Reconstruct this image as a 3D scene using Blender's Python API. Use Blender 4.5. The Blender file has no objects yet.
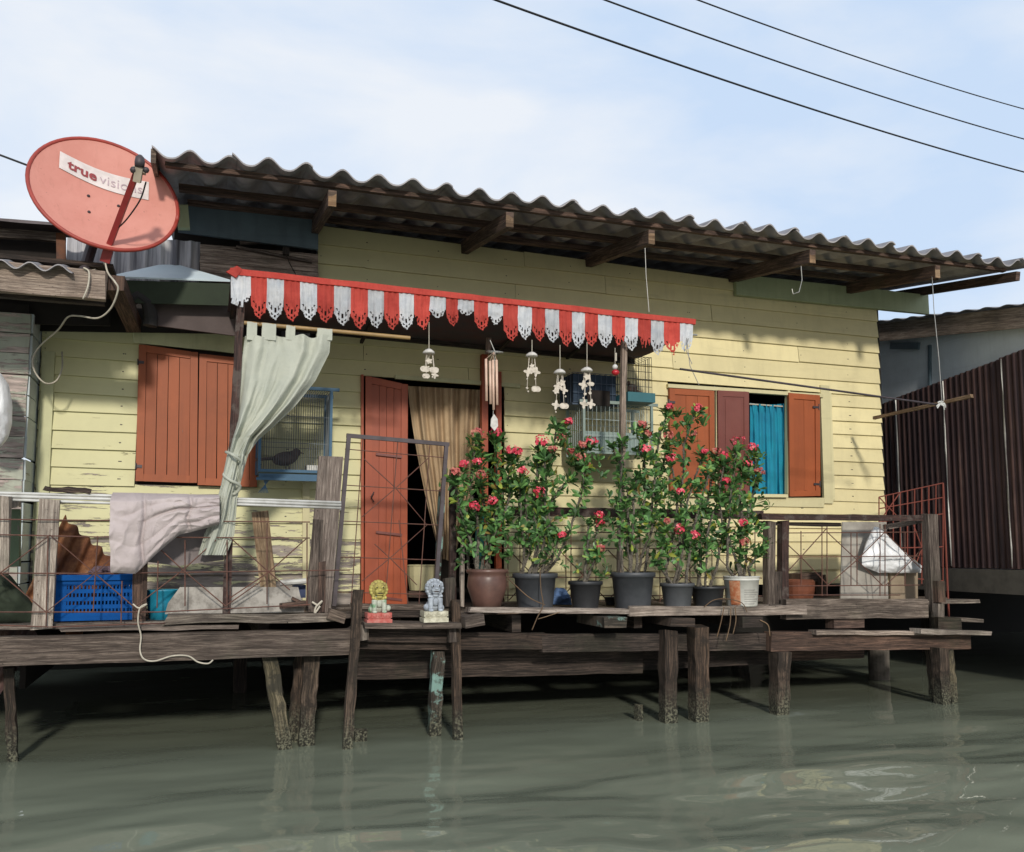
import bpy, math, random
from mathutils import Vector, Matrix, noise
random.seed(7)
R = random.random
def U(a, b): return a + (b - a) * R()
scene = bpy.context.scene
COL = scene.collection
EYE = 1.31
F = 880.0; CY = 465.0; HZ = 549.0
pitch = math.atan((HZ - CY) / F)
yaw = math.atan(F / ((3043 - 512) * math.cos(pitch)))
FW = Vector((math.sin(yaw) * math.cos(pitch), math.cos(yaw) * math.cos(pitch), math.sin(pitch)))
RT = Vector((math.cos(yaw), -math.sin(yaw), 0))
UP = RT.cross(FW)
def ray(x, y): return FW + RT * ((x - 512) / F) + UP * (-(y - CY) / F)
def at(x, y, Y):                      # a point of the plane Y = const
    r = ray(x, y); return r * (Y / r.y) + Vector((0, 0, EYE))
def atX(x, y, X):
    r = ray(x, y); return r * (X / r.x) + Vector((0, 0, EYE))
def px(p, n):                         # metres spanned by n pixels at point p
    return n * (Vector(p) - Vector((0, 0, EYE))).dot(FW) / F
YW = 7.29; YF = 6.05; DECK = 0.86; WATER = 0.0

# ------------------------------------------------------------------ objects
def tag(o, label=None, cat=None, group=None, kind=None):
    if label: o['label'] = label
    if cat: o['category'] = cat
    if group: o['group'] = group
    if kind: o['kind'] = kind
    return o
def thing(name, label, cat, loc=(0, 0, 0), group=None):
    o = bpy.data.objects.new(name, None); COL.objects.link(o); o.location = loc
    o.empty_display_size = .1
    return tag(o, label, cat, group)
class MB:
    def __init__(s): s.v = []; s.f = []; s.uv = []; s.m = []
    def face(s, idx, uv=None, m=0):
        s.f.append(tuple(idx)); s.m.append(m)
        s.uv.append(uv or [(s.v[i][0] + s.v[i][1] * .3, s.v[i][2]) for i in idx])
    def quad(s, a, b, c, d, m=0, uv=None):
        n = len(s.v); s.v += [tuple(a), tuple(b), tuple(c), tuple(d)]; s.face((n, n+1, n+2, n+3), uv, m)
    def bar(s, p0, p1, a, b, m=0, seg=None, rough=0., a1=None, b1=None, ref=None):
        """board from p0 to p1; a = its height (or X width when upright), b = its depth"""
        p0 = Vector(p0); p1 = Vector(p1); d = (p1 - p0); L = d.length; d.normalize()
        if ref is None: ref = Vector((0, 1, 0)) if abs(d.y) < .75 else Vector((1, 0, 0))
        e2 = (ref - d * ref.dot(d)).normalized(); e1 = d.cross(e2)
        if seg is None: seg = max(1, min(30, int(L / .18))) if rough else 1
        a1 = a if a1 is None else a1; b1 = b if b1 is None else b1
        n = len(s.v); u0 = U(0, 50)
        for i in range(seg + 1):
            t = i / seg; c = p0 + (p1 - p0) * t; aa = (a + (a1 - a) * t) / 2; bb = (b + (b1 - b) * t) / 2
            for (sa, sb) in ((-1, -1), (1, -1), (1, 1), (-1, 1)):
                p = c + e1 * (sa * aa) + e2 * (sb * bb)
                if rough: p += e1 * U(-rough, rough) + e2 * U(-rough, rough) * .6 + (d * U(-rough, rough) * 2 if i in (0, seg) else d * 0)
                s.v.append(tuple(p))
        per = [0, a, a + b, 2 * a + b, 2 * a + 2 * b]
        for i in range(seg):
            for k in range(4):
                k2 = (k + 1) % 4
                s.face((n + i*4 + k, n + i*4 + k2, n + i*4 + 4 + k2, n + i*4 + 4 + k),
                       [(u0 + L*i/seg, per[k]), (u0 + L*i/seg, per[k+1]), (u0 + L*(i+1)/seg, per[k+1]), (u0 + L*(i+1)/seg, per[k])], m)
        e = n + seg * 4
        s.face((n+3, n+2, n+1, n), [(u0, 0), (u0 + .02, 0), (u0 + .02, .02), (u0, .02)], m)
        s.face((e, e+1, e+2, e+3), [(u0, 0), (u0 + .02, 0), (u0 + .02, .02), (u0, .02)], m)
        return s
    def box(s, lo, hi, m=0):
        lo = Vector(lo); hi = Vector(hi); c = (lo + hi) / 2
        return s.bar((lo.x, c.y, c.z), (hi.x, c.y, c.z), hi.z - lo.z, hi.y - lo.y, m)
    def tube(s, pts, r, n=6, m=0, cap=True):
        pts = [Vector(p) for p in pts]; k = len(pts); base = len(s.v); L = 0
        rs = r if isinstance(r, (list, tuple)) else [r] * k
        e = None; ls = []
        for i, p in enumerate(pts):
            d = (pts[min(i+1, k-1)] - pts[max(i-1, 0)])
            d = d.normalized() if d.length > 1e-9 else Vector((0, 0, 1))
            if e is None: e = d.orthogonal().normalized()
            else:
                e = e - d * e.dot(d); e = e.normalized() if e.length > 1e-6 else d.orthogonal().normalized()
            g = d.cross(e)
            if i: L += (p - pts[i-1]).length
            ls.append(L)
            for j in range(n):
                a = 2 * math.pi * j / n; s.v.append(tuple(p + (e * math.cos(a) + g * math.sin(a)) * rs[i]))
        for i in range(k - 1):
            for j in range(n):
                j2 = (j + 1) % n
                s.face((base + i*n + j, base + i*n + j2, base + (i+1)*n + j2, base + (i+1)*n + j),
                       [(ls[i], j*.02), (ls[i], j*.02 + .02), (ls[i+1], j*.02 + .02), (ls[i+1], j*.02)], m)
        if cap:
            s.face([base + j for j in range(n)][::-1], None, m); s.face([base + (k-1)*n + j for j in range(n)], None, m)
        return s
    def lathe(s, prof, c=(0, 0, 0), n=24, m=0, wob=0):
        c = Vector(c); base = len(s.v)
        for (r, z) in prof:
            for j in range(n):
                a = 2 * math.pi * j / n
                rr = r * (1 + wob * math.sin(3 * a + z * 9))
                s.v.append((c.x + rr * math.cos(a), c.y + rr * math.sin(a), c.z + z))
        for i in range(len(prof) - 1):
            for j in range(n):
                j2 = (j + 1) % n; s.face((base + i*n + j, base + i*n + j2, base + (i+1)*n + j2, base + (i+1)*n + j), None, m)
        s.face([base + j for j in range(n)][::-1], None, m)
        s.face([base + (len(prof)-1)*n + j for j in range(n)], None, m)
        return s
    def sphere(s, c, r, n=10, m=0, rz=None):
        c = Vector(c); k = max(4, n // 2); rx, ry, rzz = (r, r, r) if not isinstance(r, (tuple, list)) else r; base = len(s.v)
        for i in range(k + 1):
            t = math.pi * (i + .02) / (k + .04)
            for j in range(n):
                a = 2 * math.pi * j / n
                q = Vector((rx * math.sin(t) * math.cos(a), ry * math.sin(t) * math.sin(a), rzz * math.cos(t)))
                if rz is not None: q = rz @ q
                s.v.append(tuple(c + q))
        for i in range(k):
            for j in range(n):
                j2 = (j + 1) % n; s.face((base + i*n + j2, base + i*n + j, base + (i+1)*n + j, base + (i+1)*n + j2), None, m)
        s.face([base + j for j in range(n)], None, m); s.face([base + k*n + j for j in range(n)][::-1], None, m)
        return s
    def grid(s, fn, nu, nv, m=0):
        base = len(s.v)
        for j in range(nv + 1):
            for i in range(nu + 1): s.v.append(tuple(fn(i / nu, j / nv)))
        for j in range(nv):
            for i in range(nu):
                a = base + j*(nu+1) + i
                s.face((a, a+1, a+nu+2, a+nu+1), [(i/nu, j/nv), ((i+1)/nu, j/nv), ((i+1)/nu, (j+1)/nv), (i/nu, (j+1)/nv)], m)
        return s
    def poly(s, pts, thick, nrm, m=0):
        nrm = Vector(nrm).normalized() * thick / 2; n = len(s.v); k = len(pts)
        for p in pts: s.v.append(tuple(Vector(p) + nrm))
        for p in pts: s.v.append(tuple(Vector(p) - nrm))
        s.face(range(n, n + k), None, m); s.face(range(n + 2*k - 1, n + k - 1, -1), None, m)
        for i in range(k):
            j = (i + 1) % k; s.face((n + j, n + i, n + k + i, n + k + j), None, m)
        return s
    def build(s, name, mat, parent=None, smooth=False):
        me = bpy.data.meshes.new(name); me.from_pydata(s.v, [], s.f); 
        uvl = me.uv_layers.new(name='UVMap'); k = 0
        flat = [c for f in s.uv for uv in f for c in uv]
        uvl.data.foreach_set('uv', flat)
        for mm in (mat if isinstance(mat, (list, tuple)) else [mat]): me.materials.append(mm)
        me.polygons.foreach_set('material_index', s.m)
        if smooth: me.polygons.foreach_set('use_smooth', [True] * len(s.f))
        me.update()
        o = bpy.data.objects.new(name, me); COL.objects.link(o)
        if parent is not None:
            o.parent = parent
            w = Matrix.Identity(4); q = parent; chain = []
            while q is not None: chain.append(q); q = q.parent
            for q in reversed(chain): w = w @ Matrix.LocRotScale(q.location, q.rotation_euler, q.scale)
            me.transform(w.inverted())
        return o

def spl(pts, n=6):
    pts = [Vector(p) for p in pts]; P_ = [pts[0] * 2 - pts[1]] + pts + [pts[-1] * 2 - pts[-2]]; out = []
    for i in range(1, len(P_) - 2):
        a, b, c, d = P_[i-1:i+3]
        for k in range(n):
            t = k / n; out.append(.5 * (2 * b + (c - a) * t + (2 * a - 5 * b + 4 * c - d) * t * t + (3 * b - a - 3 * c + d) * t ** 3))
    return out + [pts[-1]]

# ---------------------------------------------------------------- materials
class NT:
    def __init__(s, name):
        s.mat = bpy.data.materials.new(name); s.mat.use_nodes = True; s.t = s.mat.node_tree
        s.b = s.t.nodes['Principled BSDF']; s.out = s.t.nodes['Material Output']
    def n(s, ty, **kw):
        x = s.t.nodes.new(ty)
        for k, v in kw.items():
            if k in x.inputs.keys(): x.inputs[k].default_value = v
            else: setattr(x, k, v)
        return x
    def l(s, a, b): s.t.links.new(a, b)
    def vec(s, kind='UV', scale=(1, 1, 1), isl=True):
        tc = s.n('ShaderNodeTexCoord'); mp = s.n('ShaderNodeVectorMath', operation='MULTIPLY')
        s.l(tc.outputs[kind], mp.inputs[0]); mp.inputs[1].default_value = scale
        if not isl: return mp.outputs[0]
        g = s.n('ShaderNodeNewGeometry'); mm = s.n('ShaderNodeMath', operation='MULTIPLY'); mm.inputs[1].default_value = 37.
        s.l(g.outputs['Random Per Island'], mm.inputs[0])
        cx = s.n('ShaderNodeCombineXYZ'); s.l(mm.outputs[0], cx.inputs[2]); s.l(mm.outputs[0], cx.inputs[0])
        ad = s.n('ShaderNodeVectorMath', operation='ADD'); s.l(mp.outputs[0], ad.inputs[0]); s.l(cx.outputs[0], ad.inputs[1])
        return ad.outputs[0]
    def noise(s, v, scale=1., detail=6., rough=.6, dist=0.):
        x = s.n('ShaderNodeTexNoise'); x.inputs['Scale'].default_value = scale; x.inputs['Detail'].default_value = detail
        x.inputs['Roughness'].default_value = rough; x.inputs['Distortion'].default_value = dist; s.l(v, x.inputs['Vector']); return x.outputs[0]
    def ramp(s, f, stops, interp='LINEAR'):
        x = s.n('ShaderNodeValToRGB'); x.color_ramp.interpolation = interp; e = x.color_ramp.elements
        while len(e) < len(stops): e.new(.5)
        for i, (p, c) in enumerate(stops):
            e[i].position = p; e[i].color = (c, c, c, 1) if isinstance(c, (int, float)) else (*c, 1)
        s.l(f, x.inputs[0]); return x.outputs[0]
    def mix(s, f, a, b, blend='MIX'):
        x = s.n('ShaderNodeMix', data_type='RGBA', blend_type=blend)
        for src, i in ((f, 0), (a, 6), (b, 7)):
            if isinstance(src, (int, float)): x.inputs[i].default_value = src
            elif isinstance(src, tuple): x.inputs[i].default_value = (*src, 1)
            else: s.l(src, x.inputs[i])
        return x.outputs[2]
    def math(s, op, a, b=0.):
        x = s.n('ShaderNodeMath', operation=op)
        for src, i in ((a, 0), (b, 1)):
            if isinstance(src, (int, float)): x.inputs[i].default_value = src
            else: s.l(src, x.inputs[i])
        return x.outputs[0]
    def bump(s, h, st=.3, d=.01):
        x = s.n('ShaderNodeBump'); x.inputs['Strength'].default_value = st; x.inputs['Distance'].default_value = d
        s.l(h, x.inputs['Height']); s.l(x.outputs[0], s.b.inputs['Normal'])
    def done(s, col, rough=.8, metal=0.):
        if isinstance(col, tuple): s.b.inputs['Base Color'].default_value = (*col, 1)
        else: s.l(col, s.b.inputs['Base Color'])
        if isinstance(rough, (int, float)): s.b.inputs['Roughness'].default_value = rough
        else: s.l(rough, s.b.inputs['Roughness'])
        s.b.inputs['Metallic'].default_value = metal
        return s.mat
def mul(c, k): return tuple(min(1, x * k) for x in c)
def wood(name, light, dark, stain=None, vary=.35, wetline=False, rough=.85):
    t = NT(name); v = t.vec('UV', (2.2, 46, 1)); g = t.noise(v, 1.8, 10, .74, .5); fine = t.noise(t.vec('UV', (7, 210, 1)), 1.5, 4, .7)
    v2 = t.vec('UV', (.9, 6, 1)); g2 = t.noise(v2, 1.2, 6, .7)
    c = t.ramp(g, [(.32, mul(dark, .45)), (.46, dark), (.62, light), (.8, mul(light, 1.25))])
    c = t.mix(1., c, t.ramp(fine, [(.3, .55), (.5, 1.), (.7, 1.3)]), 'MULTIPLY')
    c = t.mix(t.ramp(t.noise(t.vec('UV', (3.2, 95, 1)), 1.3, 6, .6), [(.66, 0.), (.70, .9)]), c, mul(dark, .22))
    bl = t.ramp(g2, [(.35, 1 - vary), (.6, 1.), (.75, 1 + vary * .4)])
    c = t.mix(1., c, bl, 'MULTIPLY')
    geo = t.n('ShaderNodeNewGeometry'); rp = t.ramp(geo.outputs['Random Per Island'], [(0, .72), (1, 1.2)])
    c = t.mix(1., c, rp, 'MULTIPLY')
    oi = t.n('ShaderNodeObjectInfo'); c = t.mix(1., c, t.ramp(oi.outputs['Random'], [(0, (.62, .60, .60)), (.35, (.95, .86, .78)), (.7, (1., 1., 1.)), (1, (1.18, 1.2, 1.16))]), 'MULTIPLY')
    vo = t.vec('Object', (1, 1, 1), False); big = t.noise(vo, 3.2, 5, .65); 
    c = t.mix(t.ramp(t.noise(vo, 55, 3, .5), [(.70, 0.), (.73, .9)]), c, mul(dark, .15)); c = t.mix(t.ramp(t.noise(vo, 1.7, 6, .7), [(.55, 0.), (.75, .35)]), c, (.07, .085, .045))
    c = t.mix(t.ramp(big, [(.5, 0.), (.72, .7)]), c, mul(dark, .4))
    if stain: c = t.mix(t.ramp(t.noise(vo, 7., 7, .7), [(.5, 0.), (.58, .85)]), c, stain)
    if wetline:
        sp = t.n('ShaderNodeSeparateXYZ'); gg = t.n('ShaderNodeNewGeometry'); t.l(gg.outputs['Position'], sp.inputs[0])
        zz = t.math('ADD', sp.outputs[2], t.math('MULTIPLY', t.noise(vo, 9, 4), .16))
        c = t.mix(t.ramp(zz, [(.12, .95), (.34, .0)]), c, t.mix(t.ramp(t.noise(vo, 70, 3), [(.45, 0.), (.62, 1.)]), (.012, .013, .008), (.16, .16, .11)))
    t.bump(t.math('ADD', g, t.math('ADD', t.math('MULTIPLY', g2, .8), t.math('MULTIPLY', fine, .5))), .8, .012)
    return t.done(c, rough)
def paint(name, col, wooden=(.16, .13, .11), peel=.0, rough=.6, grime=.4, low=None, bump=.25, fade=None, side=None):
    t = NT(name); v = t.vec('UV', (1.1, 9, 1)); vo = t.vec('Object', (1, 1, 1), False)
    g = t.noise(v, 1.5, 8, .65, .4); gr = t.noise(vo, 2.6, 7, .7)
    geo = t.n('ShaderNodeNewGeometry'); rp = t.ramp(geo.outputs['Random Per Island'], [(0, .88), (1, 1.08)])
    c = t.mix(1., col, rp, 'MULTIPLY')
    c = t.mix(t.ramp(gr, [(.42, 0.), (.75, grime)]), c, mul(col, .5))
    st = t.noise(t.vec('Object', (14, 14, 1.1), False), 1., 6, .7)
    c = t.mix(t.ramp(st, [(.5, 0.), (.8, grime)]), c, mul(col, .55))
    c = t.mix(t.ramp(g, [(.3, .35), (.45, 0.)]), c, mul(col, .6))
    if fade: c = t.mix(t.ramp(t.noise(vo, 1.1, 5, .6), [(.4, 0.), (.65, .6)]), c, fade)
    if side:  # left end mixed duller and greener, its shade put into the paint colour
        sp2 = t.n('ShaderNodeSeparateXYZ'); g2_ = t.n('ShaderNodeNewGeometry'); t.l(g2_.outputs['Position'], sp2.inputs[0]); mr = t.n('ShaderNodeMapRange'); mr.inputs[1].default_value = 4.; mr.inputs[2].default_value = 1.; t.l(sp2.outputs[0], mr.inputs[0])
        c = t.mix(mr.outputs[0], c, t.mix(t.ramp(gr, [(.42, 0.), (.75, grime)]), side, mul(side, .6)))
    if peel:
        pn = t.noise(v, 2.2, 9, .72, .3)
        th = peel
        if low:      # more peeling low down and to the left (object space = world space here)
            sp = t.n('ShaderNodeSeparateXYZ'); gg = t.n('ShaderNodeNewGeometry'); t.l(gg.outputs['Position'], sp.inputs[0])
            mz = t.n('ShaderNodeMapRange'); mz.inputs[1].default_value = 2.25; mz.inputs[2].default_value = .9; mz.inputs[3].default_value = 0.; mz.inputs[4].default_value = .30; t.l(sp.outputs[2], mz.inputs[0])
            mx = t.n('ShaderNodeMapRange'); mx.inputs[1].default_value = 2.0; mx.inputs[2].default_value = 1.0; mx.inputs[3].default_value = 0.; mx.inputs[4].default_value = 1.; t.l(sp.outputs[0], mx.inputs[0])
            pn = t.math('ADD', pn, t.math('MULTIPLY', mz.outputs[0], mx.outputs[0]))
        mask = t.ramp(pn, [(th, 0.), (th + .015, 1.)])
        wv = t.noise(v, 4, 5); wc = t.ramp(wv, [(.35, mul(wooden, .4)), (.65, mul(wooden, 1.3))])
        c = t.mix(mask, c, wc); t.bump(t.math('SUBTRACT', t.math('MULTIPLY', g, .5), mask), bump * 2, .006)
    else: t.bump(g, bump, .006)
    return t.done(c, rough)
def plain(name, col, rough=.5, metal=0., var=.3, scale=8., second=None, bump=.0, thr=(.4, .7)):
    t = NT(name); vo = t.vec('Object', (1, 1, 1), False); g = t.noise(vo, scale, 6, .65)
    c = t.mix(t.ramp(g, [(thr[0], 0.), (thr[1], 1.)]), col, second or mul(col, 1 - var))
    if bump: t.bump(g, bump, .01)
    return t.done(c, rough, metal)
def cloth(name, col, second=None, rough=.95, scale=5., weave=0.15, trans=0.):
    t = NT(name); vo = t.vec('Object', (1, 1, 1), False); g = t.noise(vo, scale, 5, .6)
    c = t.mix(t.ramp(g, [(.35, 0.), (.7, 1.)]), col, second or mul(col, .75))
    w = t.noise(vo, 260, 2); cr_ = t.noise(vo, 11, 6, .62, 1.6); cr_ = t.math('ABSOLUTE', t.math('SUBTRACT', cr_, .5)); cr2 = t.math('ABSOLUTE', t.math('SUBTRACT', t.noise(vo, 34, 4, .6, 1.), .5))
    c = t.mix(t.ramp(t.noise(vo, 2.2, 6, .7), [(.52, 0.), (.75, .3)]), c, mul(col, .65))
    hh = t.math('ADD', t.math('MULTIPLY', cr_, .9), t.math('ADD', t.math('MULTIPLY', w, .08), t.math('MULTIPLY', cr2, .2)))
    t.bump(t.math('ADD', g, hh), min(1, weave * 1.5), .012)
    m = t.done(c, rough)
    if trans:
        tr = t.n('ShaderNodeBsdfTranslucent'); t.l(c, tr.inputs[0]); mx = t.n('ShaderNodeMixShader'); mx.inputs[0].default_value = trans
        t.l(t.b.outputs[0], mx.inputs[1]); t.l(tr.outputs[0], mx.inputs[2]); t.l(mx.outputs[0], t.out.inputs[0])
    return m
def flapcloth(name, a, b):
    t = NT(name); oi = t.n('ShaderNodeObjectInfo'); vo = t.vec('Object', (1, 1, 1), False); g = t.noise(vo, 9, 6, .65)
    c = t.mix(t.ramp(g, [(.35, 0.), (.7, 1.)]), a, b); c = t.mix(1., c, t.ramp(oi.outputs['Random'], [(0, .78), (1, 1.08)]), 'MULTIPLY')
    st = t.noise(t.vec('Object', (60, 60, 3), False), 1., 5, .7); c = t.mix(t.ramp(st, [(.5, 0.), (.78, .45)]), c, mul(b, .6))
    t.bump(t.math('ADD', t.noise(vo, 30, 5), t.math('MULTIPLY', st, .6)), .55, .015); t.done(c, .9)
    tr = t.n('ShaderNodeBsdfTranslucent'); t.l(c, tr.inputs[0]); mx = t.n('ShaderNodeMixShader'); mx.inputs[0].default_value = .3
    t.l(t.b.outputs[0], mx.inputs[1]); t.l(tr.outputs[0], mx.inputs[2]); t.l(mx.outputs[0], t.out.inputs[0]); return t.mat
def leafmat(name, a, b):
    t = NT(name); g = t.n('ShaderNodeNewGeometry')
    c = t.ramp(g.outputs['Random Per Island'], [(0, mul(a, .7)), (.3, a), (.6, b), (.88, mul(b, 1.5)), (.95, (b[0]*3.4, b[1]*1.8, b[2]*.9)), (1, (.25, .16, .05))])
    t.done(c, .42); tr = t.n('ShaderNodeBsdfTranslucent'); t.l(c, tr.inputs[0]); mx = t.n('ShaderNodeMixShader'); mx.inputs[0].default_value = .2
    t.l(t.b.outputs[0], mx.inputs[1]); t.l(tr.outputs[0], mx.inputs[2]); t.l(mx.outputs[0], t.out.inputs[0])
    return t.mat
M = {}
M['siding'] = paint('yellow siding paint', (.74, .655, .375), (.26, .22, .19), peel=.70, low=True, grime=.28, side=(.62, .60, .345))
M['trim'] = paint('cream trim paint', (.62, .57, .34), peel=.72, grime=.25)
M['olive'] = paint('pale green board paint', (.56, .56, .33), peel=.72, grime=.5)
M['green_trim'] = paint('green beam paint', (.40, .46, .28), peel=.7, grime=.5)
M['blue_board'] = paint('blue grey board paint', (.10, .15, .18), peel=.7, grime=.6, fade=(.05, .07, .09))
M['shutter'] = paint('orange red shutter paint', (.34, .082, .022), peel=.69, rough=.6, grime=.5, bump=.25, fade=(.28, .068, .022))
M['shutter_dark'] = paint('faded maroon shutter paint', (.17, .045, .035), rough=.5, grime=.4, bump=.15, fade=(.22, .08, .065))
M['door'] = paint('glossy red door paint', (.36, .070, .018), peel=.71, rough=.45, grime=.35, bump=.15, fade=(.27, .05, .025))
M['wood'] = wood('weathered grey wood', (.33, .28, .24), (.115, .09, .076), vary=.45)
M['wood_dark'] = wood('dark wet and shaded wood', (.11, .082, .068), (.03, .022, .018))
M['wood_pale'] = wood('pale bleached wood', (.56, .49, .43), (.27, .22, .19))
M['wood_plum'] = wood('plum brown painted wood', (.12, .065, .055), (.045, .025, .023), stain=(.10, .08, .07))
M['wood_brown'] = wood('brown timber', (.24, .155, .12), (.08, .052, .042), vary=.5)
M['wood_warm'] = wood('warm bare timber', (.42, .30, .19), (.22, .14, .08))
M['pile'] = wood('piling wood', (.19, .135, .10), (.04, .028, .02), vary=.5, stain=(.02, .014, .01), wetline=True)
M['pile_pale'] = wood('mossy pale piling', (.22, .18, .12), (.07, .06, .035), stain=(.03, .028, .02), wetline=True)
M['pile_teal'] = wood('piling with teal paint', (.13, .10, .08), (.03, .025, .02), stain=(.25, .42, .38), wetline=True)
M['rooftile'] = plain('grey fibre cement sheet', (.38, .365, .38), .9, var=.55, scale=3.5, second=(.19, .18, .19), bump=.25)
M['rooftop'] = plain('lichen cement sheet', (.26, .26, .285), .9, scale=5, second=(.13, .125, .13), bump=.3)
M['rust_sheet'] = plain('rusty sheet', (.20, .075, .03), .75, .2, scale=6, second=(.06, .035, .03), bump=.2)
M['metal_wire'] = plain('rusty rebar', (.16, .075, .055), .8, .3, scale=20, second=(.08, .045, .04))
M['wire_pale'] = plain('galvanised wire', (.42, .42, .40), .45, .6, scale=20)
M['steel'] = plain('grey steel tube', (.075, .062, .07), .55, .3, scale=9, second=(.04, .032, .035))
M['interior'] = plain('dark interior boards and eave shade', (.018, .014, .012), .95)
M['mud'] = plain('canal mud in painted shade', (.012, .011, .009), .9, scale=2)  # near-black so the space under the houses reads as deep shade
M['pvc'] = plain('dull white pipe', (.62, .63, .62), .4, scale=7, second=(.42, .42, .40))
M['rope'] = plain('pale rope', (.52, .48, .40), .9, scale=30)
M['black'] = plain('black cable rubber', (.012, .012, .012), .5)
M['soil'] = plain('dry potting soil', (.05, .035, .025), .95, scale=40, second=(.02, .015, .01), bump=.6)

def corrugated(mb, O, e1, e2, W, H, nrm, pitch_, amp, thick=.007, k=14, power=1., top=None, ragged=0., phase=0., m=(0, 0), nv=6):
    """sheet O + e1*u + e2*v, waves along u, height by nrm; two skins"""
    O = Vector(O); e1 = Vector(e1).normalized(); e2 = Vector(e2).normalized(); nrm = Vector(nrm).normalized()
    nu = max(2, int(W / pitch_ * k))
    def w(u): return amp * ((.5 + .5 * math.cos(2 * math.pi * (u / pitch_ + phase))) ** power)
    def f(off):
        def g(a, b):
            u = a * W; h = H if top is None else top(a)
            v = b * h + (noise.noise(Vector((u * 3, b * 4, 3))) * ragged if ragged else 0)
            return O + e1 * u + e2 * v + nrm * (w(u) + off)
        return g
    base = len(mb.v); mb.grid(f(thick / 2), nu, nv, m[0]); b2 = len(mb.v); mb.grid(f(-thick / 2), nu, nv, m[1])
    for j0 in (0, nv):
        for i in range(nu):
            a = j0 * (nu + 1) + i; mb.face((base + a, base + a + 1, b2 + a + 1, b2 + a), None, m[1])
    for i0 in (0, nu):
        for j in range(nv):
            a = j * (nu + 1) + i0; mb.face((base + a, base + a + nu + 1, b2 + a + nu + 1, b2 + a), None, m[1])
    return mb

# ------------------------------------------------------------------ setting
def water():
    mb = MB()
    def h(x, y):
        d = math.hypot(x, y)
        a = .45 + 1.7 * min(1, max(0, (5.7 - y) / 1.7))
        n = noise.noise(Vector((x * .55 + y * .25, y * 1.1 - x * .15, 1.3))) * .03
        n += noise.noise(Vector((x * 1.3 + 4, y * 3.3, 5.3))) * .0115
        n += noise.noise(Vector((x * 3.4 + 4, y * 8.5, 9.3))) * .0034
        return n * a
    mb.grid(lambda a, b: (-5 + 16 * a, 1.0 + 11.5 * b, h(-5 + 16 * a, 1.0 + 11.5 * b)), 420, 340)
    t = NT('murky canal water')
    vo = t.vec('Object', (1, 1, 1), False)
    c = t.mix(t.ramp(t.noise(vo, .6, 4), [(.35, 0.), (.7, 1.)]), (.20, .225, .17), (.175, .195, .145))
    t.bump(t.noise(t.vec('Object', (2.0, 5.5, 1), False), 2.4, 3, .5), .03, .02)
    t.done(c, .012); t.b.inputs['IOR'].default_value = 1.42
    o = mb.build('water', t.mat, smooth=True); tag(o, kind='structure')
    far = MB()
    far.quad((-200, -200, -.02), (200, -200, -.02), (200, 1.0, -.02), (-200, 1.0, -.02))
    far.quad((-200, 1.0, -.02), (-5, 1.0, -.02), (-5, 60, -.02), (-200, 60, -.02))
    far.quad((11, 1.0, -.02), (200, 1.0, -.02), (200, 60, -.02), (11, 60, -.02))
    tag(far.build('canal_water', t.mat), kind='structure')
    bank = MB()
    bank.grid(lambda a, b: (-40 + 80 * a, 10.2 + 2.2 * b + .15 * noise.noise(Vector((a * 90, b * 3, 0))), -.4 + 1.15 * b), 120, 6)
    bank.quad((-400, 12.3, .74), (400, 12.3, .74), (400, 900, .74), (-400, 900, .74))
    tag(bank.build('ground', M['mud']), kind='structure')
    rw = MB(); rw.box((-30, 10.9, -.5), (30, 11.0, 1.9)); rw = rw.build('reflection_block_wall', M['mud']); tag(rw, 'dark wall added under the houses to block sky reflections', 'wall')  # unseen wall added to keep sky reflections off the water under the houses
water()

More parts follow.
